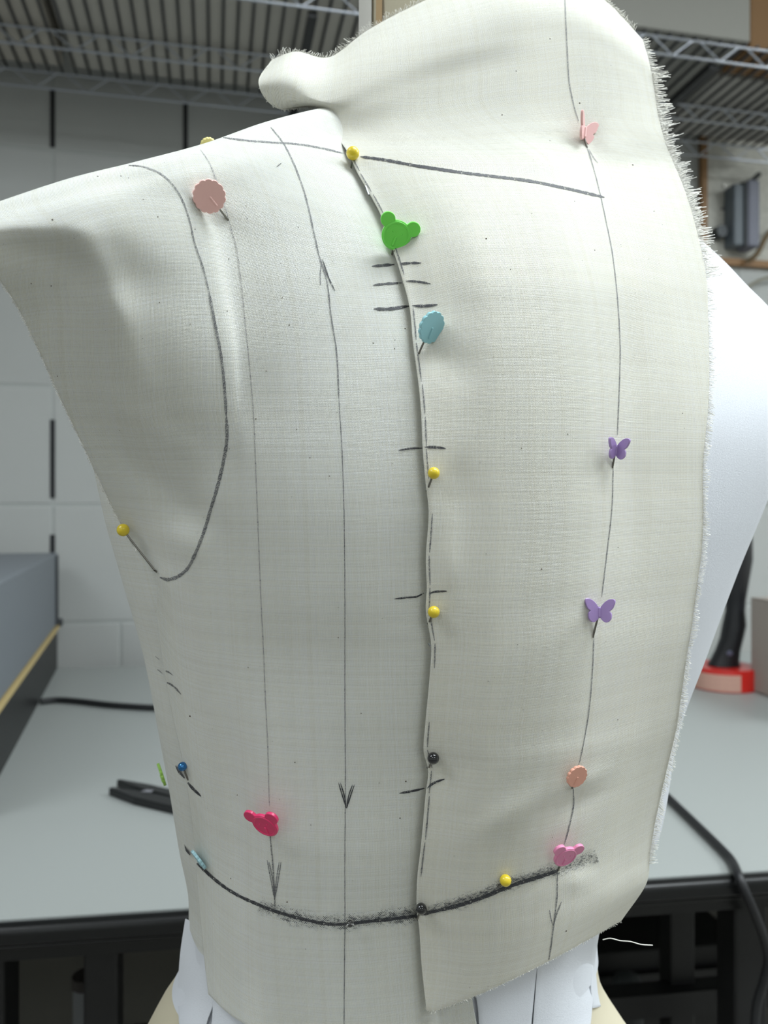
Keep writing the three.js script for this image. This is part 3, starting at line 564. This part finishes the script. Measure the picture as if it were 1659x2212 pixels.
ballPin('black ball-head pin where the seam meets the waistline', BLACK, [910, 1963], 12, [902, 1984], frontPanel);
ballPin('metallic blue pearl-head pin tucked at the side seam', phy(0x0f6fb0, 0.22, { metalness: 0.75, clearcoat: 1, clearcoatRoughness: 0.1 }), [394, 1656], 10, [406, 1684], sidePanel, { D: sidePanel.depth(404, 1668) + 0.0022, entryD: sidePanel.depth(406, 1684) });
ballPin('clear glass-head pin on the waistline of the side panel', phy(0xf4f4f0, 0.04, { transmission: 1, thickness: 0.003, ior: 1.5 }), [756, 1995], 8, null, sidePanel, { lift: 0.0002 });

function flatQ(pos, tiltAxisDeg, tiltDeg, rollDeg) {      // faces the eye, then tilts about an axis and rolls
  const a = THREE.MathUtils.degToRad, base = new THREE.Quaternion().setFromRotationMatrix(new THREE.Matrix4().lookAt(EYE, pos, V(0, 1, 0)));
  return base.multiply(new THREE.Quaternion().setFromAxisAngle(V(Math.cos(a(tiltAxisDeg)), Math.sin(a(tiltAxisDeg)), 0), a(tiltDeg))).multiply(new THREE.Quaternion().setFromAxisAngle(V(0, 0, 1), a(rollDeg)));
}
const extr = (shape, depth, bevel) => new THREE.ExtrudeGeometry(shape, { depth, bevelEnabled: true, bevelThickness: bevel, bevelSize: bevel, bevelSegments: 3, curveSegments: 12 }).translate(0, 0, -depth / 2);
function headAt(panel, x, y, lift, D) { return sight(x, y, (D ?? panel.depth(x, y)) - lift); }
function needle(owner, headPos, entry, panel, entryD) { const e = sight(entry[0], entry[1], entryD ?? panel.depth(entry[0], entry[1])); const g = owner; const q = owner.quaternion.clone().invert();
  const a = V(0, 0, -0.0006), b = e.clone().sub(headPos).applyQuaternion(q), d = b.clone().sub(a).normalize(), inn = dirW(0, 0, 1).applyQuaternion(q), end = b.clone().addScaledVector(d, 0.003).addScaledVector(inn, 0.003);
  part('shaft', merge([rod(a, b, 0.00042, 10), rod(b, end, 0.00042, 10)]), M.darkSteel, g, 'steel needle'); }
function flowerPin(label, color, x, y, Rpx, tilt, entry, panel, { lift = 0.003, D, name = 'flower_head_pin' } = {}) {
  const pos = headAt(panel, x, y, lift, D), d = D ?? panel.depth(x, y), R = toMetres(Rpx, d), t = thing(name, label, 'pin', pos);
  t.quaternion.copy(flatQ(pos, ...tilt));
  const s = new THREE.Shape(), n = 14, N = 168; for (let k = 0; k <= N; k++) { const a = k / N * Math.PI * 2, r = R * (0.92 + 0.08 * Math.abs(Math.cos(a * n / 2))) ; const f = [Math.cos(a) * r, Math.sin(a) * r]; k ? s.lineTo(...f) : s.moveTo(...f); }
  const m = plastic(color, { roughness: 0.4 });
  const head = part('flower_head', extr(s, 0.0009, 0.00025), m, t);
  part('socket', new THREE.CapsuleGeometry(R * 0.075, R * 0.62, 6, 12).translate(0, -R * 0.36, 0.0006), m, head);
  if (entry) needle(t, pos, entry, panel);
  return t;
}
flowerPin('large pink scalloped flower-head pin on the shoulder, needle showing', 0xfccac3, 452, 424, 34, [35, 14, 42], [492, 474], sidePanel, { lift: 0.0045 });
flowerPin('pale blue scalloped flower-head pin beside the seam below three notches', 0x93c9d2, 932, 707, 34, [66, 47, -18], [905, 763], frontPanel, { lift: 0.0055 });
flowerPin('peach scalloped flower-head pin on the centre front line near the waist', 0xe2a48f, 1246, 1677, 24, [50, 50, -20], [1236, 1702], frontPanel, { lift: 0.0045 });
flowerPin('pale blue flat-head pin seen edge-on at the side of the waistline', 0xa9d3dd, 429, 1857, 23, [-53, 88, 0], null, sidePanel, { lift: 0.002, D: sidePanel.depth(440, 1862), name: 'flat_head_pin' });
flowerPin('pale yellow flat-head pin peeping over the shoulder ridge', 0xe9dc8e, 450, 313, 16, [20, 35, 0], null, sidePanel, { lift: 0, D: 0.345, name: 'flat_head_pin' });

function bearPin(label, color, x, y, Rpx, tilt, entry, panel, { lift = 0.004, D, name = 'bear_head_pin' } = {}) {
  const pos = headAt(panel, x, y, lift, D), d = D ?? panel.depth(x, y), R = toMetres(Rpx, d), t = thing(name, label, 'pin', pos);
  t.quaternion.copy(flatQ(pos, ...tilt));
  const circles = [[0, 0, R], ...[40, 140].map(a => [Math.cos(a * Math.PI / 180) * R * 1.25, Math.sin(a * Math.PI / 180) * R * 1.25, R * 0.48])], s = new THREE.Shape(), N = 240;
  for (let k = 0; k <= N; k++) { const a = k / N * Math.PI * 2, ca = Math.cos(a), sa = Math.sin(a); let r = 0; for (const [cx, cy, cr_] of circles) { const b = cx * ca + cy * sa, q = b * b - (cx * cx + cy * cy - cr_ * cr_); if (q >= 0) r = Math.max(r, b + Math.sqrt(q)); } k ? s.lineTo(ca * r, sa * r) : s.moveTo(ca * r, sa * r); }
  const m = plastic(color, { roughness: 0.38 });
  const head = part('bear_head', extr(s, 0.0009, 0.0003), m, t);
  part('face_rim', new THREE.TorusGeometry(R * 0.9, R * 0.085, 10, 60).scale(1, 1, 0.8).translate(0, 0, 0.0007), m, head);
  for (const e of [-1, 1]) { part('eye', new THREE.SphereGeometry(R * 0.06, 10, 8).translate(e * R * 0.34, R * 0.2, 0.0008), m, head); part('ear_rim', new THREE.TorusGeometry(R * 0.38, R * 0.07, 8, 30).scale(1, 1, 0.6).translate(e * Math.cos(40 * Math.PI / 180) * R * 1.25, Math.sin(40 * Math.PI / 180) * R * 1.25, 0.0005), m, head); }
  part('socket', new THREE.CapsuleGeometry(R * 0.1, R * 0.5, 6, 12).translate(0, -R * 0.42, 0.0007), m, head);
  if (entry) needle(t, pos, entry, panel);
  return t;
}
bearPin('bright green bear-head pin on the seam above three notches', 0x7df05c, 856, 508, 30, [20, 14, -22], [850, 533], frontPanel, { lift: 0.0045 });
bearPin('hot pink bear-head pin on the side panel grain line near the waist', 0xe83470, 573, 1782, 29, [-34, 60, 10], [584, 1806], sidePanel, { lift: 0.007 });
bearPin('soft pink bear-head pin where the centre front line meets the waist', 0xe58ab2, 1221, 1850, 25, [34, 60, -10], [1206, 1880], frontPanel, { lift: 0.0065 });
flowerPin('lime green flat-head pin seen edge-on at the back of the side seam', 0x9ccb58, 349, 1673, 24, [-72, 89, 0], null, sidePanel, { D: 0.409, lift: 0, name: 'flat_head_pin' });

function butterflyPin(label, color, x, y, s, tilt, entry, panel, fold = [28, 28], lift = 0.0035) {
  const pos = headAt(panel, x, y, lift), d = panel.depth(x, y), k = toMetres(s, d), t = thing('butterfly_head_pin', label, 'pin', pos);
  t.quaternion.copy(flatQ(pos, ...tilt));
  const pts = [[0.04, 0.1], [0.32, 0.5], [0.66, 0.76], [0.98, 0.8], [1.05, 0.62], [0.88, 0.22], [0.68, 0.03], [0.8, -0.16], [0.76, -0.5], [0.5, -0.7], [0.22, -0.56], [0.06, -0.3]].map(p => new THREE.Vector2(p[0] * k, p[1] * k));
  const sh = new THREE.Shape(new THREE.SplineCurve([...pts, pts[0]]).getPoints(72)), g = extr(sh, 0.0007, 0.00022), m = plastic(color, { roughness: 0.4 });
  const mirrored = (() => { const q = new THREE.Shape(new THREE.SplineCurve([...pts, pts[0]]).getPoints(72).map(p => new THREE.Vector2(-p.x, p.y)).reverse()); return extr(q, 0.0007, 0.00022); })();
  part('wing', g.rotateY(-fold[1] * Math.PI / 180), m, t); part('wing', mirrored.rotateY(fold[0] * Math.PI / 180), m, t);
  part('butterfly_body', new THREE.CapsuleGeometry(k * 0.13, k * 0.5, 8, 14).translate(0, -0.08 * k, 0.0004), m, t);
  if (entry) needle(t, pos, entry, panel);
  return t;
}
butterflyPin('lilac butterfly-head pin at bust height on the centre front line', 0xa78cc4, 1331, 970, 29, [80, 12, -6], [1323, 1009], frontPanel, [48, 46]);
butterflyPin('lilac butterfly-head pin with long needle, midway down the centre front line', 0xa78cc4, 1295, 1320, 32, [0, 4, 0], [1281, 1375], frontPanel, [30, 22]);
butterflyPin('pink butterfly-head pin seen side-on at the neck', 0xe5b3b0, 1261, 284, 35, [100, 62, -22], [1268, 318], frontPanel, [20, 20], 0.002);

// needle points that show again inside the seam gap
{
  const a = part('needle_tip', local(rod(sight(790, 402, 0.3605), sight(797, 421, 0.3585), 0.0004, 8), front), M.steel, front, 'bare steel needle bridging the seam');
  part('needle_tip', local(rod(sight(925, 1389, 0.3195), sight(930, 1396, 0.3195), 0.0004, 8), front), M.steel, front);
  const th = [[1302, 2030], [1318, 2027], [1340, 2032], [1362, 2034], [1384, 2040], [1410, 2042]].map(([x, y], i) => sight(x, y, 0.376 - i * 0.001));
  part('loose_thread', local(tube(th, 0.00024, 60, 6), front), M.thread, front, 'white thread end sticking out of the hem');
}

// ---------------------------------------------------------------- things on the table
{
  const onT = (x, y, up = 0) => { const p = onLevel(x, y, TABLE_Y); p.y += up; return p; };
  const rubber = phy(0x1b1c1f, 0.5), blackPlastic = phy(0x101114, 0.35);
  const c1 = thing('power_cord', 'black cord lying across the table from the black plinth', 'cord', onT(200, 1526));
  part('cord', local(tube([[88, 1523], [100, 1521], [125, 1519], [170, 1522], [240, 1530], [330, 1536], [420, 1538], [520, 1530]].map(([x, y]) => onT(x, y, 0.0065)), 0.0062, 80, 10), c1), rubber, c1);
  const c2 = thing('power_cord', 'black cord running over the black table edge and hanging down', 'cord', onT(1500, 1786));
  const down = [[1597, 1896, .843], [1612, 1930, .836], [1632, 1978, .838], [1651, 2030, .85], [1659, 2075, .86], [1650, 2120, .866], [1636, 2165, .87], [1630, 2230, .87], [1634, 2330, .87]].map(([x, y, d]) => sight(x, y, d));
  part('cord', local(tube([...[[1390, 1670], [1435, 1722], [1500, 1786], [1560, 1846], [1581, 1870]].map(([x, y]) => onT(x, y, 0.0055)), ...down], 0.0048, 120, 10), c2), rubber, c2);
  // thread snips
  const sn = thing('thread_snips', 'black thread snips with two pointed blades lying open on the table', 'snips', onT(310, 1725));
  const blade = (a, b, w0, w1) => { const A = onT(...a), B = onT(...b), d = B.clone().sub(A), n = V(-d.z, 0, d.x).normalize(); const s = new THREE.Shape(); const L = d.length(); s.moveTo(0, -w0 / 2); s.lineTo(L * 0.35, -w1 / 2); s.lineTo(L, -w1 / 2); s.lineTo(L, w1 / 2); s.lineTo(L * 0.35, w1 / 2); s.lineTo(0, w0 / 2); s.closePath();
    const g = new THREE.ExtrudeGeometry(s, { depth: 0.008, bevelEnabled: true, bevelSize: 0.0012, bevelThickness: 0.0012, bevelSegments: 2 }); g.rotateX(-Math.PI / 2); g.rotateY(-Math.atan2(d.z, d.x)); g.translate(A.x, A.y + 0.0015, A.z); return g; };
  part('blade', local(blade([240, 1718], [430, 1763], 0.003, 0.022), sn), blackPlastic, sn); part('blade', local(blade([257, 1700], [430, 1744], 0.003, 0.016), sn), blackPlastic, sn);
  const dot = onT(313, 1727, 0.0115); part('maker_mark', local(merge([0, 1, 2].map(k => box(0.009, 0.0006, 0.002).rotateY(0.5 + k * 0.3).translate(dot.x + k * 0.004, dot.y + 0.0004, dot.z + k * 0.002))), sn), std(0x9a9aa0, 0.6), sn, 'worn pale mark');
  // grey case on a black plinth
  const A = onT(0, 1690), B = onT(130, 1440), dir = B.clone().sub(A), phi = Math.atan2(-dir.x, -dir.z), L = dir.length() + 0.16;
  const gb = thing('grey_case', 'long grey case with a pale wood strip along its base on a black plinth', 'case', V(A.x, TABLE_Y, A.z)); gb.rotation.y = phi;
  const z = -(L / 2) + 0.17;
  part('plinth', box(0.46, 0.10, L - 0.02, -0.235, 0.0505, z), phy(0x0a0a0c, 0.45), gb, 'black plinth');
  part('base_board', box(0.5, 0.009, L, -0.25, 0.105, z), std(0xc9b27c, 0.6), gb, 'pale wood strip');
  part('shell', rbox(0.49, 0.178, L - 0.01, 0.006, -0.248, 0.1995, z), std(0x747a81, 0.5), gb, 'smooth grey shell');
  part('corner_trim', merge([box(0.008, 0.17, 0.008, -0.001, 0.2, z - L / 2 + 0.07), rbox(0.02, 0.02, 0.02, 0.006, -0.002, 0.114, z - L / 2 + 0.008)]), std(0x33363a, 0.5), gb);
  // leg form on a red roll
  const rc = onT(1563, 1483), D0 = 1.80;
  const roll = thing('tape_roll', 'red roll with a pale pink label under the black leg form', 'tape roll', rc);
  const ring = [[0.038, 0], [0.070, 0], [0.072, 0.002], [0.072, 0.046], [0.070, 0.048], [0.038, 0.048], [0.036, 0.046], [0.036, 0.002], [0.038, 0]].map(p => new THREE.Vector2(...p));
  part('roll', new THREE.LatheGeometry(ring, 60), phy(0xd0241c, 0.35, { clearcoat: 0.3 }), roll);
  part('core', new THREE.CylinderGeometry(0.0362, 0.0362, 0.046, 40).translate(0, 0.0235, 0), std(0xa52018, 0.6), roll);
  part('label', new THREE.CylinderGeometry(0.0725, 0.0725, 0.036, 40, 1, true, -1.45 - TURN, 1.55).translate(0, 0.021, 0), std(0xe3b3a2, 0.6, { side: THREE.DoubleSide, map: tiled(speckle, 0.3) }), roll, 'pale pink paper label');
  const leg = thing('leg_form', 'black leg form with pointed foot standing on the red roll', 'mannequin leg', V(rc.x, rc.y + 0.048, rc.z));
  const up = (px, py, dd = 0) => { const d = rc.clone().sub(EYE).dot(AHEAD) + dd; return sight(px, py, d); };
  const ribs = [[1563, 1452, 34, 0.75], [1566, 1440, 30, 0.8], [1572, 1420, 26, 0.9], [1580, 1395, 24, 1], [1586, 1365, 24.5, 1], [1588, 1335, 20, 1], [1589, 1310, 21, 1], [1587, 1270, 29, 1], [1586, 1225, 37, 1], [1589, 1180, 34, 1], [1597, 1130, 22, 1], [1601, 1090, 18, 1], [1600, 1050, 22, 1], [1594, 1000, 27, 1], [1590, 950, 28, 1], [1588, 930, 20, 1], [1588, 926, 2, 1]];
  const P = [], I = [], NS = 28; ribs.forEach(([x, y, r, f]) => { const c = up(x, y), rm = toMetres(r, rc.clone().sub(EYE).dot(AHEAD)); for (let k = 0; k < NS; k++) { const a = k / NS * Math.PI * 2, o = dirW(Math.cos(a) * rm, 0, Math.sin(a) * rm * f); P.push(c.x + o.x, c.y + o.y, c.z + o.z); } });
  for (let j = 0; j < ribs.length - 1; j++) for (let k = 0; k < NS; k++) { const a = j * NS + k, b = j * NS + (k + 1) % NS; I.push(a, a + NS, b, b, a + NS, b + NS); }
  const low = P.reduce((m, v, i) => i % 3 === 1 ? Math.min(m, v) : m, 9);
  const lg = new THREE.BufferGeometry(); lg.setAttribute('position', new THREE.Float32BufferAttribute(P, 3)); lg.setIndex(I); lg.computeVertexNormals(); lg.translate(0, rc.y + 0.0482 - low, 0);
  part('leg', local(lg, leg), phy(0x15161a, 0.42, { side: THREE.DoubleSide }), leg);
  const sc = up(1566, 1423); part('scuff', local(new THREE.SphereGeometry(0.008, 14, 10).scale(1, 0.8, 0.35).translate(sc.x - AHEAD.x * 0.0245, sc.y + rc.y + 0.0482 - low, sc.z - AHEAD.z * 0.0245), leg), std(0x55576a, 0.7), leg, 'pale scuffed spot');
  // tan carton
  const kA = onT(1646, 1502), carton = thing('carton', 'tan cardboard carton standing on the table beside the red roll', 'box', V(kA.x, TABLE_Y, kA.z));
  part('carton_body', rbox(0.3, 0.2, 0.34, 0.003, 0.152, 0.1015, 0.13), std(0xa39a92, 0.85), carton);
  part('carton_flap', box(0.3, 0.003, 0.168, 0.152, 0.203, 0.045), std(0xa0978f, 0.85), carton); part('carton_flap', box(0.3, 0.003, 0.168, 0.152, 0.203, 0.216), std(0xa0978f, 0.85), carton);
}

// ---------------------------------------------------------------- wire shelf and what it carries
{
  const SY = 2.382, LO = 2.337, VS = [1.64, 1.90, 2.085], X0 = -1.75, X1 = 1.62, mid = (X0 + X1) / 2;
  const shelf = thing('wire_shelf', 'long chrome wire shelf with zigzag truss edges fixed high on the wall', 'shelf', V(mid, LO, -2.1));
  const at = (x, y, v) => V(x - mid, y - LO, -v + 2.1);
  const zig = v => { const p = []; const n = 28, st = (X1 - X0) / n; for (let k = 0; k < n; k++) { const a = X0 + k * st; p.push(rod(at(a, LO, v), at(a + st * 0.42, SY - 0.006, v), 0.002, 6), rod(at(a + st * 0.42, SY - 0.006, v), at(a + st * 0.58, SY - 0.006, v), 0.002, 6), rod(at(a + st * 0.58, SY - 0.006, v), at(a + st, LO, v), 0.002, 6)); } return merge(p); };
  for (const v of VS) { part('rail', rod(at(X0, SY - 0.006, v), at(X1, SY - 0.006, v), 0.0028, 10), M.chrome, shelf); part('rail', rod(at(X0, LO, v), at(X1, LO, v), 0.003, 10), M.chrome, shelf); part('zigzag_wire', zig(v), M.chrome, shelf); }
  const wire = new THREE.CylinderGeometry(0.0034, 0.0034, 0.455, 6).rotateX(Math.PI / 2);
  for (let x = X0 + 0.01; x < X1; x += 0.032) { const m = part('cross_wire', wire, M.wire, shelf); m.position.copy(at(x, SY - 0.0005, 1.8625)); }
  for (const x of [-1.5, 0.2, 1.13]) { part('bracket', merge([box(0.03, 0.09, 0.03, x - mid, -0.03, -0.07), box(0.02, 0.012, 0.44, x - mid, -0.006, 0.23)]), phy(0x0c0d10, 0.4), shelf, 'black shelf bracket'); }
  const top = SY + 0.0034;
  const carry = (name, label, cat, x0, x1, v0, v1, h, color, extra) => { const t = thing(name, label, cat, V((x0 + x1) / 2, top, -(v0 + v1) / 2)); part('body', rbox(x1 - x0, h, v1 - v0, 0.004, 0, h / 2 + 0.0005, 0), std(color, 0.85), t); extra?.(t, x1 - x0, h, v1 - v0); return t; };
  carry('flat_box', 'long flat grey-brown box lying on the wire shelf', 'box', -1.62, -0.36, 1.66, 2.07, 0.13, 0xb9b3a8, (t, w, h, d) => part('lid', box(w + 0.006, 0.03, d + 0.006, 0, h - 0.01, 0), std(0x8f8b84, 0.85), t));
  carry('flat_box', 'pale grey box on the wire shelf next to the dress form neck', 'box', -0.34, 0.42, 1.66, 2.07, 0.16, 0xb9b5ac, (t, w, h, d) => part('lid', box(w + 0.006, 0.03, d + 0.006, 0, h - 0.01, 0), std(0x979590, 0.85), t));
  carry('storage_box', 'light grey storage box standing at the front edge of the wire shelf', 'box', 0.72, 1.212, 1.63, 2.03, 0.3, 0x8f8e88, (t, w, h, d) => part('lid', rbox(w + 0.012, 0.05, d + 0.012, 0.004, 0, h - 0.02, 0), std(0xa2a29e, 0.8), t));
  carry('brown_carton', 'brown cardboard carton on the wire shelf beside the grey storage box', 'box', 1.226, 1.6, 1.65, 1.76, 0.34, 0x7d5f3f, (t, w, h, d) => part('packing_tape', box(0.05, 0.002, d + 0.004, 0, h + 0.0012, 0), std(0xb39a6c, 0.4), t));
  carry('flat_box', 'grey flat box behind the brown carton on the wire shelf', 'box', 1.226, 1.6, 1.775, 2.07, 0.12, 0xa3a09a, (t, w, h, d) => part('lid', box(w + 0.006, 0.03, d + 0.006, 0, h - 0.01, 0), std(0x9a9791, 0.85), t));
  // latticed basket
  const bk = thing('lattice_basket', 'dark lattice-bottomed basket on the wire shelf beside the grey storage box', 'basket', V(0.575, top, -1.86));
  const bars = []; for (let k = -4; k <= 4; k++) { bars.push(box(0.008, 0.005, 0.4, k * 0.028, 0.003, 0)); } for (let k = -6; k <= 6; k++) bars.push(box(0.24, 0.005, 0.008, 0, 0.003, k * 0.031));
  part('lattice_base', merge(bars), std(0x45474b, 0.6), bk);
  for (const [w, d, x, z] of [[0.25, 0.006, 0, 0.203], [0.25, 0.006, 0, -0.203], [0.006, 0.4, 0.124, 0], [0.006, 0.4, -0.124, 0]]) part('basket_side', box(w, 0.14, d, x, 0.0705, z), std(0x4d5055, 0.6), bk);
}
// ---------------------------------------------------------------- on the back wall, right
{
  const onW = (px, py, off = 0.0) => { const d = V(0, 0, 0).copy(sight(px, py, 1)).sub(EYE), k = (WALL_Z + 0.003 + off - EYE.z) / d.z; return EYE.clone().addScaledVector(d, k); };
  const a = onW(1515, 290), b = onW(1800, 585), cx = (a.x + b.x) / 2, cy = (a.y + b.y) / 2, w = b.x - a.x, h = a.y - b.y;
  const board = thing('notice_board', 'pale board in a thin brown wooden frame on the block wall', 'board', V(cx, cy, WALL_Z + 0.003));
  part('panel', box(w, h, 0.008, 0, 0, 0.006), std(0xcac8bf, 0.7, { map: tiled(speckle, 0.3) }), board);
  for (const s of [-1, 1]) { part('frame_strip', box(0.018, h + 0.036, 0.018, s * (w / 2), 0, 0.0095), M.wood, board); part('frame_strip', box(w + 0.018, 0.02, 0.018, 0, s * (h / 2), 0.0095), M.wood, board); }
  for (const [x, y] of [[1560, 405], [1556, 454]]) { const p = onW(x, y, 0.0); part('screw', new THREE.CylinderGeometry(0.005, 0.005, 0.004, 14).rotateX(Math.PI / 2).translate(p.x - cx, p.y - cy, 0.012), M.darkSteel, board); }
  const p = onW(1608, 465, 0.06), dv = thing('slate_case', 'slate blue case with a round dark knob mounted on the pale board', 'case', V(p.x, p.y, WALL_Z + 0.0155));
  part('case_half', rbox(0.034, 0.185, 0.05, 0.006, -0.02, 0, 0.026), std(0x5a6269, 0.5), dv); part('case_half', rbox(0.04, 0.2, 0.06, 0.006, 0.024, 0.004, 0.031), std(0x686a78, 0.5), dv);
  part('hinge', box(0.008, 0.19, 0.012, 0.001, 0, 0.05), std(0x2e3338, 0.5), dv); part('knob', new THREE.CylinderGeometry(0.018, 0.02, 0.03, 24).rotateX(Math.PI / 2).translate(-0.062, -0.045, 0.016), std(0x363c40, 0.5), dv);
  part('knob_arm', box(0.03, 0.012, 0.01, -0.045, -0.045, 0.01), std(0x363c40, 0.5), dv);
  part('strap', tube([V(0.07, 0.14, 0.02), V(0.02, 0.1, 0.04), V(-0.01, 0.09, 0.045)], 0.008, 16, 8), std(0x24272a, 0.6), dv);
  const cd = thing('tan_cord', 'tan cord looping from the lower end of the slate case', 'cord', onW(1640, 560, 0.03));
  part('cord', local(tube([onW(1612, 566, 0.03), onW(1632, 552, 0.05), onW(1660, 505, 0.06), onW(1720, 470, 0.03)], 0.008, 30, 8), cd), std(0x6b5a41, 0.7), cd);
  const cd2 = thing('grey_cable', 'thin grey cable curving out below the pale board', 'cord', onW(1640, 610, 0.02));
  part('cord', local(tube([onW(1585, 660, 0.008), onW(1610, 625, 0.02), onW(1650, 602, 0.03), onW(1720, 598, 0.02)], 0.0045, 30, 8), cd2), std(0x8a8676, 0.7), cd2);
}
// ---------------------------------------------------------------- under the table
{
  const base = (px, D) => { const p = sight(px, 1106, D); p.y = 0; return p; };
  const b1 = base(1400, 1.35), cab = thing('black_cabinet', 'black cabinet standing in the dark under the table', 'cabinet', b1); cab.rotation.y = TABLE_TURN;
  part('cabinet_body', rbox(0.26, 0.60, 0.14, 0.004, 0, 0.301, 0), std(0x0b0b0c, 0.6), cab); const cdoor = part('cabinet_door', box(0.24, 0.54, 0.012, 0, 0.3, 0.0765), std(0x0e0e10, 0.5), cab); part('handle', rod(V(0.08, 0.36, 0.087), V(0.08, 0.46, 0.087), 0.005), M.darkSteel, cdoor);
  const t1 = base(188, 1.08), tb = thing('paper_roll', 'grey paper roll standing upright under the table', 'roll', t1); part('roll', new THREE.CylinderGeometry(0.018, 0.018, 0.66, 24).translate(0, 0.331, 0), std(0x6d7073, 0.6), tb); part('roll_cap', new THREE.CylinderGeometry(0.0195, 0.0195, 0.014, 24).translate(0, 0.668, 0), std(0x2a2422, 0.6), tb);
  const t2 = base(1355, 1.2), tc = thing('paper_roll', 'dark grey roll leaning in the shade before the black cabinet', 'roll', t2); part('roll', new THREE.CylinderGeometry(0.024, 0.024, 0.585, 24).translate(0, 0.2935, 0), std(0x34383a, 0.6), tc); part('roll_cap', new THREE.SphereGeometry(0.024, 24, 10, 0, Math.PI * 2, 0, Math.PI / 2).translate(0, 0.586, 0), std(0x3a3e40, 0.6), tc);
}
shadows(scene);
renderer.render(scene, camera);
